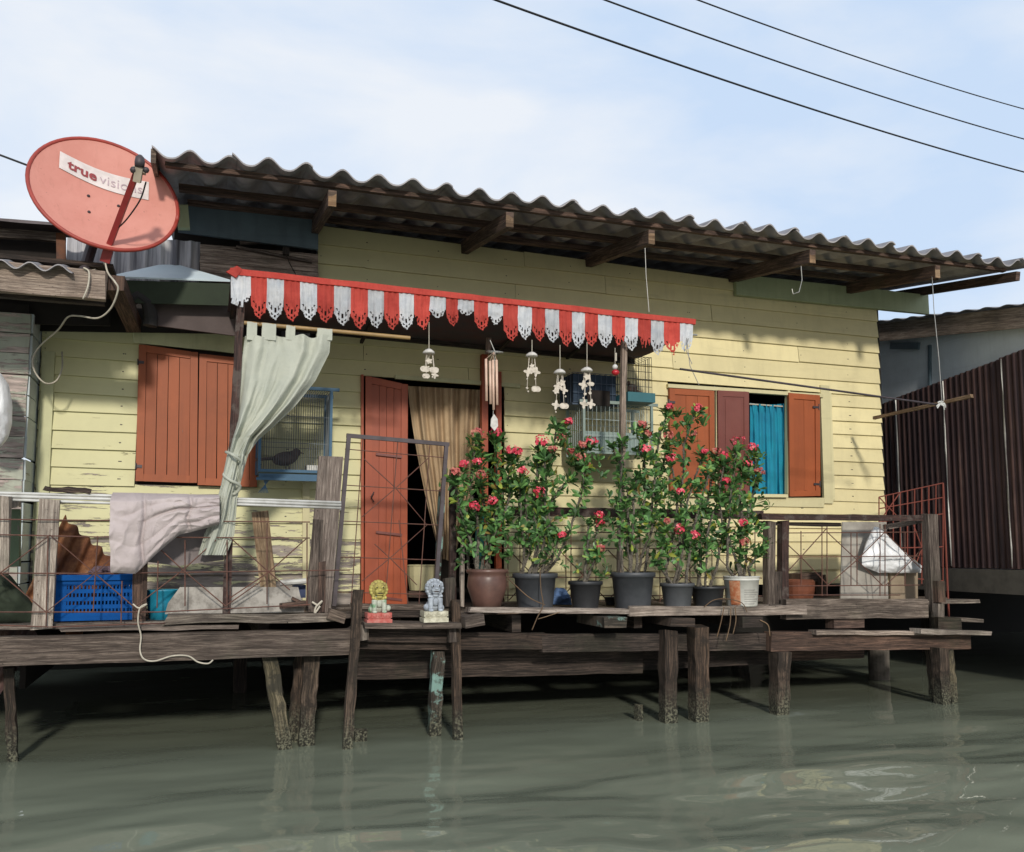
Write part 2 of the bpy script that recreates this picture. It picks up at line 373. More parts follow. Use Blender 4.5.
# -------------------------------------------------------------------- house
house = thing('stilt_house', 'yellow painted timber house on stilts over the canal with a corrugated roof', 'house', (3, YW, DECK))
WINR = (4.10, 5.87, .513 + EYE, 1.56 + EYE)          # window opening on the right
WINL = (-.50, .38, .50 + EYE, 1.60 + EYE)
DOOR = (1.23, 2.47, DECK, 1.45 + EYE)
XL, XR = -1.19, 6.60
UPX = .826                                            # left end of the tall gable wall
def wall_top(x):
    if x < -.5: return 1.67 + EYE
    if x < UPX: return 1.72 + EYE
    return 2.70 + EYE - (x - UPX) * .012
def wall_bot(x): return DECK if x < 4.9 else 1.055
wall = MB(); back = MB()
z = DECK - .02; row = 0
while z < 4.1:
    hgt = .136 + U(-.006, .006)
    if z > 2.9: hgt = .165
    z0, z1 = z, z + hgt
    cuts = sorted([XL, XR, UPX, 4.9] + [c + 0 for c in (WINR[0] + .005, WINR[1] + .06, WINL[0] - .012, WINL[1] + .01, DOOR[0] - .01, DOOR[1] - .0)])
    segs = []
    for a, b in zip(cuts, cuts[1:]):
        mid = (a + b) / 2; zc = (z0 + z1) / 2
        if zc > wall_top(mid) or z1 < wall_bot(mid) + .03: continue
        hole = False
        for (x0, x1, h0, h1) in (WINR, WINL, DOOR):
            if x0 - .03 < mid < x1 + .07 and h0 - .04 < zc < h1 + .02: hole = True
        if hole: continue
        segs.append((a, b))
    mer = []
    for a, b in segs:
        if mer and abs(mer[-1][1] - a) < .001 and R() < .93: mer[-1][1] = b
        else: mer.append([a, b])
    fin = []
    for a, b in mer:
        while b - a > 3.2:
            c = a + U(1.4, 2.6); fin.append((a, c - .002)); a = c + .002
        fin.append((a, b))
    for a, b in fin:
        j0, j1 = U(-.006, .006), U(-.006, .006); u0 = U(0, 90); n = len(wall.v)
        t0, t1 = min(z1 + .012, wall_top(a)), min(z1 + .012, wall_top(b))
        if row % 1 == 0:
            for (x, j, tz) in ((a, j0, t0), (b, j1, t1)):
                wall.v += [(x, YW - .004, tz + j), (x, YW - .026 + U(-.003, .003), z0 + j), (x, YW - .004, z0 + j)]
            wall.face((n, n+1, n+4, n+3), [(u0 + a, hgt), (u0 + a, 0), (u0 + b, 0), (u0 + b, hgt)])
            wall.face((n+1, n+2, n+5, n+4), [(u0 + a, 0), (u0 + a, .02), (u0 + b, .02), (u0 + b, 0)])
            wall.face((n, n+2, n+1)); wall.face((n+3, n+4, n+5))
        back.box((a, YW + .002, z0 - .001), (b, YW + .02, min(t0, t1, z1 - .001)))
    z = z1; row += 1
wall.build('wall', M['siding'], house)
nl = MB()
for k in range(420):
    i = random.randrange(len(wall.f) // 4) * 4; f = wall.f[i]; A_, B_ = Vector(wall.v[f[1]]), Vector(wall.v[f[2]]); A2, B2 = Vector(wall.v[f[0]]), Vector(wall.v[f[3]])
    u = round((A_.x + (B_.x - A_.x) * R()) / .62) * .62 + U(-.01, .01)
    if not (A_.x + .02 < u < B_.x - .02): u = A_.x + .025
    t = (u - A_.x) / (B_.x - A_.x); p = (A_ * (1-t) + B_ * t) * .62 + (A2 * (1-t) + B2 * t) * .38
    if p.z - DECK > .0: nl.sphere(p + Vector((0, -.001, 0)), (.0045, .002, .0045), 6)
nl.build('nail_heads', M['steel'], house)
back.build('wall_backing', M['interior'], house)
# trim boards
tr = MB()
tr.box((WINR[1] - .035, YW - .034, WINR[2] - .06), (WINR[1] + .075, YW - .002, WINR[3] + .09))     # right casing
tr.box((WINR[0] - .06, YW - .034, WINR[2] - .10), (WINR[1] - .037, YW - .003, WINR[2] - .004))           # sill
tr.box((WINR[1] + .077, YW - .030, WINR[2] - .02), (WINR[1] + .1, YW - .004, WINR[3] + .02))
tr.build('window_casing', M['trim'], house)
cb = MB(); cb.bar(at(49, 352, YW - .03), at(38, 606, YW - .03), .085, .03, rough=.002, seg=6); cb.build('corner_board', M['olive'], house)
cb = MB(); cb.bar(at(134, 333, YW - .05), at(236, 344, YW - .05), .155, .03, rough=.003)
cb.build('header_board', M['olive'], house)
cb = MB(); cb.bar(at(306, 480, YW - .03), at(306, 606, YW - .03), .055, .025); cb.build('batten', M['trim'], house)
cb = MB(); cb.bar(at(395, 377, YW - .035), at(520, 386, YW - .035), .035, .03); cb.build('door_lintel', M['olive'], house)
# bottom ledge under the right window wall
# interior shell
sh = MB()
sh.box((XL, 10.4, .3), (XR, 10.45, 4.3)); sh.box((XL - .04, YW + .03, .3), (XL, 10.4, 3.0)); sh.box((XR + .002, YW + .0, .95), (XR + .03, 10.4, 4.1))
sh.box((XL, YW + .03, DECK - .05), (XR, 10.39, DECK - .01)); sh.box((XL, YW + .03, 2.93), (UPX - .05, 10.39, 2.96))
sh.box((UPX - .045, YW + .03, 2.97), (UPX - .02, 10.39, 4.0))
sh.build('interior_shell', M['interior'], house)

# roof
RS = .155
def roof_pt(X, Y): return 2.585 + EYE + (X - 3) * .0085 + (Y - 6.0) * RS
X0, X1 = -.40, 7.32; PIT = .25
rf = MB(); e1 = Vector((1, 0, .0085)); e2 = Vector((0, 1, RS)); nn = Vector((0, -RS, 1))
xs = X0; k = 0
while xs < X1 - .05:
    w = min(2 * PIT + .03, X1 - xs)
    lift = .0 if k % 2 == 0 else .010
    for r_, (ya, yb) in enumerate(((5.97, 7.15), (7.05, 8.25), (8.15, 9.3), (9.2, 10.6))):
        ya2 = ya + (U(-.02, .025) if r_ == 0 else 0); z0 = roof_pt(xs, ya2) + lift + r_ * .012 + U(-.004, .004)
        corrugated(rf, (xs, ya2, z0), e1, e2, w, (yb - ya2) * 1.012, nn, PIT, .066 + U(-.004, .006), thick=.011, k=14, power=1.35, phase=(xs - X0) / PIT + .05, m=(1, 0), nv=2)
    xs += 2 * PIT; k += 1
rf.build('roof', [M['rooftile'], M['rooftop']], house, smooth=False)
def purlin(Y, xa, xb, hgt=.06, drop=.045):
    b = MB(); b.bar((xa, Y, roof_pt(xa, Y) - drop), (xb, Y, roof_pt(xb, Y) - drop), hgt, .045, rough=.003); b.build('purlin', M['wood_brown'], house)
purlin(6.10, X0 + .08, 7.05, .032, .02); purlin(6.62, X0 + .15, 6.75, .05); purlin(7.1, X0 + .2, 6.7, .05); 
for (xx, yy, ww) in ((331, 207, .055), (507, 236, .06), (648, 250, .055), (808, 268, .06), (932, 271, .055)):
    p = at(xx, yy, 6.12); top = roof_pt(p.x, 6.12) - .075; hh = .115
    b = MB(); b.bar((p.x, 6.06, top - hh/2), (p.x, 7.6, top - hh/2 + 1.54 * RS), ww, hh, rough=.002, seg=6, ref=Vector((0, 0, 1))); b.build('rafter', M['wood_brown'], house)
    b = MB(); b.bar((p.x, 6.056, top - hh/2), (p.x, 6.059, top - hh/2), ww, hh, ref=Vector((0, 0, 1))); b.build('rafter_end', M['wood_warm'], house)
b = MB(); p = at(1018, 276, 6.05); b.bar(p, p + Vector((0, 2.3, 2.3 * RS)), .05, .085, ref=Vector((0, 0, 1)), rough=.002, seg=6); b.build('outrigger', M['wood_brown'], house)
b = MB(); p = at(150, 160, 6.02); b.bar(p + Vector((.02, 0, .03)), p + Vector((.02, 2.2, .03 + 2.2 * RS)), .03, .09, ref=Vector((0, 0, 1)), rough=.002, seg=6); b.build('barge_board', M['wood'], house)
# top plate beam, green where it sticks out at the right
b = MB(); b.bar(at(735, 285, YW - .05), at(927, 305, YW - .05), px(at(850, 295, YW), 20), .045, rough=.002); b.build('wall_plate', M['green_trim'], house)
b = MB(); b.bar((UPX + .02, YW + .04, 2.66 + EYE), (XR, YW + .04, 2.60 + EYE), .1, .06); b.build('top_plate', M['wood_dark'], house)
b = MB(); b.bar(at(182, 206, 6.9), at(184, 229, 6.9), .085, .06); b.build('post_stub', M['green_trim'], house)
# blue grey board left of the gable
b = MB()
P = [at(187, 203, 7.1), at(318, 216, 7.1), at(318, 250, 7.1), at(230, 239, 7.1), at(178, 232, 7.1)]
b.poly(P, .03, (0, 1, 0)); b.build('gable_board', M['blue_board'], house)
b = MB()
for i in range(4):
    y0 = 246 + i * 9; b.bar(at(200, y0 + 3, 7.16 + .01 * i), at(318, y0 + 13, 7.16 + .01 * i), px(at(250, y0, 7.2), 9), .02, rough=.002)
b.build('side_planking', M['wood_pale'], house)
b = MB(); b.box((-.3, 7.4, 2.4 + EYE - .5), (UPX, 7.44, 2.75 + EYE)); b.build('dark_void_board', M['interior'], house)
b = MB(); b.bar(at(236, 247, 7.12), at(312, 262, 7.12), .02, .03); b.bar(at(240, 243, 7.12), at(300, 240, 7.12), .025, .03)
b.build('loft_lath', M['wood'], house)
b = MB(); b.bar(at(286, 248, 7.08), at(286, 255, 7.08), .05, .05); b.tube([at(286, 254, 7.08), at(290, 264, 7.07), at(296, 275, 7.05)], .004); b.build('junction_box', M['pile_teal'], house)

# ---- window right: frame, shutters, curtain
win = MB()
for (a, b_) in (((667, 386), (822, 396)),):
    win.bar(at(*a, YW - .03), at(*b_, YW - .03), .035, .05)
for xx in (716, 787.5): win.bar(at(xx, 391, YW - .02), at(xx, 494, YW - .02), .03, .05)
win.bar(at(668, 495, YW - .04), at(786, 496, YW - .04), .03, .07)
wn = win.build('window_frame', M['trim'], house)
def shutter(parent, a, b_, c, d, mat, Yd, planks=0, name='shutter', nail=True, top_in=0):
    """corner pixels tl, tr, br, bl"""
    A, B, C_, D = at(*a, Yd), at(*b_, Yd), at(*c, Yd), at(*d, Yd)
    mb = MB(); w = (B - A).length; h = (A - D).length
    def q(u, v): return (A * (1-u) + B * u) * (1-v) + (D * (1-u) + C_ * u) * v
    out = Vector((0, -1, 0)); s_ = .055
    mb.bar(q(s_/2/w, 0), q(s_/2/w, 1), s_, .03); mb.bar(q(1 - s_/2/w, 0), q(1 - s_/2/w, 1), s_, .03)
    mb.bar(q(s_/w, s_/2/h), q(1 - s_/w, s_/2/h), s_, .028); mb.bar(q(s_/w, 1 - s_/2/h), q(1 - s_/w, 1 - s_/2/h), s_, .028)
    if planks:
        iw = (w - 2 * s_) / planks
        for i in range(planks):
            u = (s_ + iw * (i + .5)) / w; mb.bar(q(u, s_/h) + out * (-.004), q(u, 1 - s_/h) + out * (-.004), iw - .004, .014)
    else:
        mb.poly([q(s_/w, s_/h), q(1 - s_/w, s_/h), q(1 - s_/w, 1 - s_/h), q(s_/w, 1 - s_/h)], .014, out)
        i2 = (s_ + .03)
        mb.poly([q(i2/w, i2/h) + out*.008, q(1 - i2/w, i2/h) + out*.008, q(1 - i2/w, 1 - i2/h) + out*.008, q(i2/w, 1 - i2/h) + out*.008], .008, out)
    return mb.build(name, mat, parent)
shutter(house, (669, 388.5), (713.5, 391), (714, 494), (670, 494), M['shutter'], YW - .05, 3)
shutter(house, (717, 390.5), (748, 392), (748.5, 494), (718, 494), M['shutter_dark'], YW - .055, 0)
s = shutter(house, (788, 393), (819, 395.5), (819.5, 496), (789, 496.5), M['shutter'], YW - .055, 2)
# glass-less opening backing
b = MB()
def blue_curtain(a, v):
    xx = 750 + a * 38.5; yy = 403 + v * 92
    f = .02 * math.sin(a * 19 + v * 1.5) * (.4 + .6 * v) + .012 * math.sin(a * 41 - v * 2) + .014 * noise.noise(Vector((a * 5, v * 7, 1)))
    if v < .09: f += .012 * math.sin(a * 70)
    sag = 5 * math.sin(a * 3.1) * (1 if v < .2 else .3) * (1 - v)
    return at(xx, yy + sag * .3, YW + .05 + f)
b.grid(blue_curtain, 60, 30)
c = b.build('window_curtain', cloth('blue curtain cloth', (.015, .22, .36), (.01, .30, .42), trans=.1), None, smooth=True)
tag(c, 'bright blue curtain hanging in the open right-hand window', 'curtain')
b = MB(); b.tube([at(749, 404, YW + .045), at(790, 407, YW + .045)], .008); cr = b.build('curtain_string', M['rope'], None)
cr.parent = c
for (x_, y_) in ((672, 402), (672, 480), (816, 407), (817, 484), (141, 362), (139, 466)):
    b = MB(); b.bar(at(x_ - 3, y_, YW - .07), at(x_ + 3, y_ + .4, YW - .07), .022, .006); b.tube([at(x_ - 3 if x_ < 700 else x_ + 3, y_ - 3, YW - .072), at(x_ - 3 if x_ < 700 else x_ + 3, y_ + 3, YW - .072)], .006, 6); b.build('hinge', M['steel'], house)
# ---- window left
shutter(house, (139, 344.5), (198, 353), (197, 483), (135.5, 481), M['shutter'], YW - .05, 4)
shutter(house, (199.5, 354), (256, 360), (257, 487), (197.5, 485), M['shutter'], YW - .055, 4)
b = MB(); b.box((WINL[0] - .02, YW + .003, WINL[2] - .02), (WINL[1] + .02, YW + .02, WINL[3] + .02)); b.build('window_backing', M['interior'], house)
# ---- door
dl = shutter(house, (365.5, 376), (407.5, 385), (406.5, 604), (364.5, 604), M['door'], YW - .07, 4, name='door')
for v in (427, 505, 570):
    b = MB(); b.bar(at(376, v + 27, YW - .087), at(402, v + 30, YW - .087), .02, .014); b.build('door_rail', M['shutter_dark'], dl)
b = MB(); b.tube([at(374, 492, YW - .10), at(371, 497, YW - .12), at(374, 502, YW - .10)], .005); b.build('door_handle', M['steel'], dl)
b = MB(); b.bar(at(484, 355, YW - .05), at(484, 604, YW - .05), .055, .06); b.bar(at(498, 372, YW - .04), at(498, 604, YW - .04), .05, .05)
b.bar(at(362, 375, YW - .03), at(362, 605, YW - .03), .02, .05); b.build('door_frame', M['door'], house)
b = MB()
def door_curtain(a, v):
    yy = 386 + v * 172
    left = 408 + 32 * max(0, v) ** 1.35; right = 482 - 12 * v
    if v > .55: right = 475 - 22 * (v - .55) / .45
    xx = left + (right - left) * a
    f = .028 * math.sin(a * 30 + 1.2 * v) + .018 * math.sin(a * 57 + 2) + .02 * noise.noise(Vector((a * 5, v * 2, 0)))
    return at(xx, yy + 4 * a, YW + .07 + f)
b.grid(door_curtain, 90, 30)
c = b.build('door_curtain', cloth('tan curtain cloth', (.46, .34, .21), (.32, .22, .13)), None, smooth=True)
tag(c, 'tan curtain drawn aside in the open red doorway', 'curtain')
b = MB(); b.lathe([(.1, 0), (.12, .12), (.125, .2), (.13, .21), (.11, .22)], (at(421, 590, YW + .25)) , 16)
c = b.build('storage_bucket', M['trim']); tag(c, 'cream bucket standing just inside the dark doorway', 'bucket')
b = MB(); b.bar(at(408, 594, YW + .02), at(445, 596, YW + .02), .05, .05); b.build('door_sill', M['wood_brown'], house)

# --------------------------------------------------------------------- deck
deck = thing('wooden_deck', 'weathered plank deck on timber pilings along the front of the yellow house', 'deck', (3, YF, DECK))
# surface planks running along X, in rows from front to wall
y = 6.09; i = 0
while y < YW - .05:
    w = U(.13, .17); x = -2.6
    while x < 6.5:
        L = U(1.6, 2.9); x2 = min(x + L, 6.55)
        zt = DECK - .02 + U(-.006, .006)
        if not (1.16 < (x + x2) / 2 < 1.9 and y < 6.2):
            b = MB(); b.bar((x, y + w/2, zt), (x2 - .01, y + w/2, zt + U(-.006, .006)), .032, w - .012, rough=.003); b.build('plank', M['wood'], deck)
        x = x2
    y += w; i += 1
def dboard(x0, y0, x1, y1, h, Y, depth, mat, name='beam', rough=.004):
    b = MB(); p0 = at(x0, y0, Y); p1 = at(x1, y1, Y)
    b.bar(p0, p1, px((p0 + p1) / 2, h), depth, rough=rough); return b.build(name, M[mat], deck)
dboard(-60, 653, 350, 641.5, 27, 6.06, .09, 'wood')                       # long left front beam
dboard(352, 640, 545, 641, 16, 6.16, .08, 'wood_dark')
dboard(352, 664, 640, 659, 27, 6.5, .12, 'wood_dark'); dboard(640, 658, 770, 652, 22, 6.52, .12, 'wood_dark')
dboard(540, 643, 772, 641, 17, 6.16, .08, 'wood_dark'); dboard(768, 641, 967, 640, 18, 6.10, .09, 'wood_brown')  # shaded middle length given darker wood, its shade put into the colour
dboard(545, 664, 860, 653, 9, 6.7, .1, 'wood_brown')
dboard(468, 609.5, 645, 611, 5, 6.04, .12, 'wood_pale', 'edge_plank')
dboard(628, 611, 806, 610, 9, 5.99, .03, 'wood_pale', 'edge_plank')
dboard(783, 609, 926, 608, 19, 6.08, .07, 'wood', 'kerb_beam')
dboard(352, 606, 455, 608, 5, 6.16, .1, 'wood', 'edge_plank')
dboard(352, 613, 455, 614, 7, 6.14, .05, 'wood_dark', 'edge_plank')
dboard(165, 619, 332, 617, 8, 6.06, .10, 'wood', 'edge_log', .009)
dboard(60, 629, 240, 627, 4, 6.07, .05, 'wood_pale', 'edge_log', .006)
dboard(830, 622, 860, 621, 12, 6.12, .1, 'wood_brown', 'block')
dboard(812, 632, 930, 633, 4, 6.05, .1, 'wood_pale', 'loose_plank')
dboard(915, 631, 986, 633, 4.5, 5.98, .12, 'wood_pale', 'loose_plank')
dboard(940, 618, 975, 620, 4, 6.5, .2, 'wood', 'loose_plank')
dboard(935, 624, 958, 624, 13, 6.15, .08, 'wood_dark', 'block')
dboard(590, 620, 612, 620, 10, 6.12, .5, 'pile_teal', 'joist', .002)
dboard(655, 620, 678, 620, 8, 6.2, .5, 'wood_dark', 'joist')
dboard(725, 620, 745, 620, 10, 6.2, .5, 'wood_dark', 'joist')
dboard(455, 620, 475, 617, 10, 6.12, .5, 'wood', 'joist')
dboard(340, 640, 366, 622, 9, 6.1, .1, 'wood_dark', 'block')
dboard(328, 613, 345, 618, 10, 6.0, .06, 'wood', 'loose_plank')
# joists under the deck
for X in (-1.6, -.6, .4, 1.3, 2.2, 3.2, 4.2, 5.2, 6.1):
    b = MB(); b.bar((X, 6.2, DECK - .10), (X, 10.2, DECK - .10), .07, .12, ref=Vector((0, 0, 1))); b.build('joist', M['wood_dark'], deck)
def pile(x0, y0, x1, y1, w, Y, mat='pile', taper=.9, depth=None, parent=deck, name='piling', rough=.007, below=.35):
    p0 = at(x0, y0, Y); p1 = at(x1, y1, Y); d = (p1 - p0).normalized(); p1 = p1 + d * below
    ww = px(p0, w); b = MB(); b.bar(p1, p0, ww * taper, (depth or ww) * taper, rough=rough, a1=ww, b1=depth or ww, seg=14)
    return b.build(name, M[mat], parent)
pile(9, 668, 13, 752, 9, 6.3); pile(269, 655, 284, 742, 14, 6.15, 'pile_pale'); pile(311, 655, 306, 742, 15, 6.2); pile(301, 655, 293, 740, 11, 6.35)
pile(438, 650, 434, 735, 12, 6.2, 'pile_teal'); pile(668, 630, 668, 722, 14, 6.08); pile(698, 626, 699, 720, 16, 6.05)
pile(780, 652, 779, 713, 15, 6.06); pile(939, 648, 943, 708, 12, 6.0); pile(932, 650, 937, 708, 9, 6.1); pile(947, 650, 953, 707, 8, 6.02, 'pile_pale')
pile(639, 706, 639, 722, 7, 6.2, 'pile_pale'); pile(360, 730, 361, 744, 12, 6.2)
for (a, bb) in ((240, 8.6), (740, 8.6)):
    pile(a, 640, a, 694, 13, bb, 'wood_dark')
pr = MB(); p = at(880, 694, 7.3); pr.lathe([(.1, -.3), (.1, .18), (.105, .4), (.12, .42), (.12, .47)], (p.x, p.y, .0), 18)
pr.build('concrete_pier', plain('wet concrete', (.16, .14, .12), .9, scale=7, second=(.05, .045, .035), bump=.3), deck)
# ladder with step
lad = thing('boat_ladder', 'rough timber landing ladder with a step below the red door', 'ladder', at(400, 640, 5.98))
pile(358, 590, 347, 749, 9, 6.0, 'pile', parent=lad, name='leg', taper=1, rough=.004)
pile(455, 600, 458, 741, 8, 6.0, 'pile', parent=lad, name='leg', taper=1, rough=.004)
b = MB(); p0 = at(362, 624.5, 5.99); p1 = at(457, 624.5, 5.99); b.bar(p0, p1, .035, .22, rough=.003); b.build('tread', M['wood'], lad)
STEPZ = (p0.z + p1.z) / 2 + .018
b = MB(); b.bar(at(362, 634, 6.08), at(457, 636, 6.08), .10, .03, rough=.003); b.build('riser', M['wood_dark'], lad)
for (xx, yy) in ((364, 634), (452, 636)):
    b = MB(); b.bar(at(xx, yy - 9, 5.99), at(xx, yy + 6, 5.99), .05, .05, rough=.002); b.build('cleat', M['wood'], lad)

# ------------------------------------------------------------ right railing
rail = thing('porch_railing', 'brown wooden railing with rusty grille to the right of the potted plants', 'railing', at(850, 600, 6.3))
YR = 6.42
b = MB(); b.bar(at(760, 517, 6.15), at(936, 518, 6.15), .05, .06, rough=.004); b.build('top_rail', M['wood_plum'], rail)
b = MB(); b.bar(at(508, 511, 6.75), at(762, 515, 6.62), .075, .05, rough=.004); b.build('top_rail', M['wood_plum'], rail)
b = MB(); b.bar(at(755, 523, 6.2), at(840, 525, 6.2), .03, .03, rough=.004); b.build('mid_rail', M['wood_dark'], rail)
for (x0, x1, w, mt) in ((769, 769, 9, 'wood'), (783, 783, 8, 'wood_plum'), (776, 777, 9, 'wood_dark')):
    b = MB(); b.bar(at(x0, 521 if w != 9 or mt == 'wood' else 572, 6.18), at(x1, 606, 6.18), px(at(x0, 560, 6.15), w), .07, rough=.004); b.build('post', M[mt], rail)
b = MB(); b.bar(at(929, 514, 6.1), at(934, 612, 6.1), px(at(929, 560, 6.1), 12), .08, rough=.004); b.build('post', M['wood'], rail)
b = MB(); b.bar(at(938, 581, 6.04), at(939, 602, 6.04), .08, .07, rough=.002); b.build('post_block', M['wood_brown'], rail)
b = MB(); b.bar(at(938, 604, 6.04), at(938, 617, 6.04), .07, .07, rough=.002); b.build('post_block', M['wood'], rail)
def wires(segs, Y, r=.004, name='grille', mat='metal_wire', parent=None, j=0):
    b = MB()
    for s_ in segs:
        pts = [at(x_, y_, Y + U(-j, j)) for (x_, y_) in s_]; b.tube(pts, r, 5)
    return b.build(name, M[mat], parent)
g = [[(785, 533), (925, 532)], [(785, 557), (925, 556)], [(785, 586), (925, 585)], [(785, 595), (900, 595)],
     [(801, 531), (801, 586)], [(822, 526), (822, 596)], [(827, 526), (827, 596)], [(851, 532), (851, 586)], [(857, 532), (857, 586)], [(880, 524), (880, 596)], [(885, 524), (885, 596)], [(905, 532), (905, 586)],
     [(786, 543), (801, 557), (827, 584)], [(788, 571), (801, 557), (827, 528)], [(827, 532), (857, 560), (883, 586)], [(827, 586), (857, 560), (885, 532)], [(885, 532), (912, 560), (925, 572)], [(885, 586), (912, 560), (925, 545)]]
wires(g, 6.2, .0045, parent=rail)
# grille behind the plants
g = []
for x_ in (490, 508, 520, 545, 566, 571, 596, 618, 640, 660, 690, 712, 735, 755): g.append([(x_, 527), (x_, 602)])
for y_ in (532, 548, 577, 595): g.append([(480, y_), (762, y_ + 1)])
for c in (533, 583, 632, 684, 735): g += [[(c - 24, 550), (c + 24, 600)], [(c - 24, 600), (c + 24, 550)]]
wires(g, 6.72, .0045, parent=rail)
# tilted red grid panel
gp = thing('grid_panel', 'red painted steel grid panel tilted against the end of the right railing', 'panel', at(910, 600, 6.6))
g = []
def gq(u, v): return (879 + 64 * u, (497 - 14 * u) * (1 - v) + (580 + 6 * u) * v)
for i in range(10): g.append([gq(i / 9, 0), gq(i / 9, 1)])
for v in (0, .14, .3, .62, .95): g.append([gq(0, v), gq(1, v)])
g += [[gq(0, .3), gq(.33, 0)], [gq(.33, .3), gq(0, 0)], [gq(.5, .3), gq(.85, .95)], [gq(.85, .3), gq(.5, .95)], [gq(0, .3), gq(.4, .95)]]
red = paint('red oxide steel', (.20, .05, .035), grime=.4, rough=.8); M['redsteel'] = red
wires(g, 6.75, .006, 'bars', 'redsteel', gp)
wires([[(943, 483), (949, 620)]], 6.5, .009, 'side_tube', 'redsteel', gp)

# ------------------------------------------------------- items on the right
b = MB(); P = [at(842, 520, 6.45), at(897, 526, 6.45), at(922, 560, 6.45), at(922, 603, 6.45), at(840, 604, 6.45)]
b.poly([at(842, 522, 6.5), at(886, 522, 6.5), at(888, 603, 6.38), at(840, 604, 6.38)], .012, (0, 1, .1))
c = b.build('cement_board', plain('grey cement board', (.36, .34, .30), .9, scale=5, second=(.20, .18, .16), bump=.1)); tag(c, 'stained grey cement board leaning behind the right railing', 'board')
b = MB(); b.poly([at(888, 540, 6.42), at(917, 562, 6.42), at(917, 603, 6.42), at(890, 603, 6.42)], .02, (0, 1, 0))
c = b.build('cardboard_sheet', plain('tan cardboard', (.30, .24, .17), .9, scale=6)); tag(c, 'tan cardboard sheet under the white plastic bag by the corner post', 'cardboard')
b = MB(); b.lathe([(.13, 0), (.15, .08), (.155, .16), (.14, .18), (.12, .17)], at(798, 597, 6.9) - Vector((0, 0, .02)), 20)
c = b.build('clay_bowl', plain('orange clay', (.19, .06, .03), .8)); tag(c, 'orange clay bowl on the deck under the right end of the house', 'bowl')
b = MB(); b.bar(at(820, 575, 7.0), at(822, 600, 7.0), .05, .1, rough=.003); b.bar(at(795, 578, 7.1), at(815, 576, 7.1), .08, .2, rough=.003)
c = b.build('wood_offcuts', M['wood_brown']); tag(c, 'brown timber offcuts beside the orange clay bowl', 'offcuts')
def blobsheet(name, outline, Y, mat, bulge, label, cat, foldn=3., seed=0, parts=18):
    """crumpled closed bag / cloth from pixel outline rows [(y, xl, xr)]"""
    b = MB(); rows = outline; n = 24
    def f(side):
        def g(a, v):
            t = v * (len(rows) - 1); i = min(int(t), len(rows) - 2); k = t - i
            yy = rows[i][0] * (1-k) + rows[i+1][0] * k; xl = rows[i][1] * (1-k) + rows[i+1][1] * k; xr = rows[i][2] * (1-k) + rows[i+1][2] * k
            m = math.sqrt(max(0, math.sin(math.pi * a))) * math.sqrt(max(0, math.sin(math.pi * min(1, max(0, v)))))
            w = noise.noise(Vector((a * foldn + seed, v * foldn, seed))) * .35 + abs(noise.noise(Vector((a * foldn * 2.5, v * foldn * 2 + seed, 4)))) * .25
            return at(xl + (xr - xl) * a, yy, Y) + Vector((0, side * bulge * m * (1 + w * 2), w * .015))
        return g
    b.grid(f(-1), n, n); b.grid(f(1), n, n)
    o = b.build(name, mat, None, smooth=True); tag(o, label, cat); return o
plastic = NT('translucent white plastic'); plastic.b.inputs['Specular IOR Level'].default_value = .6
plastic.bump(plastic.noise(plastic.vec('Object', (1, 1, 1), False), 14, 6, .6), .5, .02); plastic.done((.78, .80, .82), .3); M['plastic'] = plastic.mat
blobsheet('plastic_bag', [(527, 874, 878), (540, 868, 892), (556, 862, 908), (566, 862, 922), (573, 880, 921)], 6.34, M['plastic'], .06, 'white plastic bag draped over the cardboard behind the right railing', 'bag', 5)
b = MB(); b.bar(at(886, 527, 6.3), at(925, 520, 6.25), .035, .08, rough=.003); c = b.build('driftwood_stick', M['wood_pale']); tag(c, 'bleached stick under the top rail beside the white bag', 'stick')

# -------------------------------------------------------------- right house
nb = thing('neighbour_house', 'neighbouring pale blue house with rusty corrugated lower wall at the right', 'house', (7.6, 7, .8))
XN = 7.6
b = MB(); pass
pb = paint('pale blue render', (.78, .86, .92), grime=.35, peel=.0, fade=(.62, .70, .76)); 
def onx(x_, y_): return atX(x_, y_, XN)
slope = None
pa = onx(878, 334); pb_ = onx(1023, 319); dd = (pb_ - pa); dd = dd / dd.y
wp_ = MB(); t0_ = pa + dd * (11 - pa.y); t1_ = pa + dd * (2 - pa.y); wp_.poly([(XN + .04, 11, 1.1), (XN + .04, 2, 1.1), (XN + .04, 2, t1_.z), (XN + .04, 11, t0_.z)], .03, (1, 0, 0)); wp_.build('wall', pb, nb)
fa = MB(); A0 = pa + dd * (10 - pa.y); B0 = pa + dd * (1.5 - pa.y); fa.bar(A0 + Vector((-.10, 0, 0)), B0 + Vector((-.10, 0, 0)), .03, .21, ref=Vector((0, 0, 1)), rough=.003, seg=20); fa.build('fascia', M['wood_pale'], nb)
rr = MB(); corrugated(rr, B0 + Vector((-.15, 0, .115)), (A0 - B0), (1, 0, .1), (A0 - B0).length, 3.0, (0, .15, 1), .25, .022, k=8, nv=2); rr.build('roof', M['rooftop'], nb)
b = MB(); b.bar(onx(893, 346) + Vector((-.03, 0, 0)), onx(921, 346) + Vector((-.03, 0, 0)), .03, .08, ref=Vector((0, 0, 1))); b.build('bracket', M['blue_board'], nb)
b = MB(); b.bar(onx(929, 345) + Vector((0.01, 0, 0)), onx(929, 420) + Vector((0.01, 0, 0)), .03, .03, ref=Vector((0, 1, 0))); b.build('batten', M['blue_board'], nb)
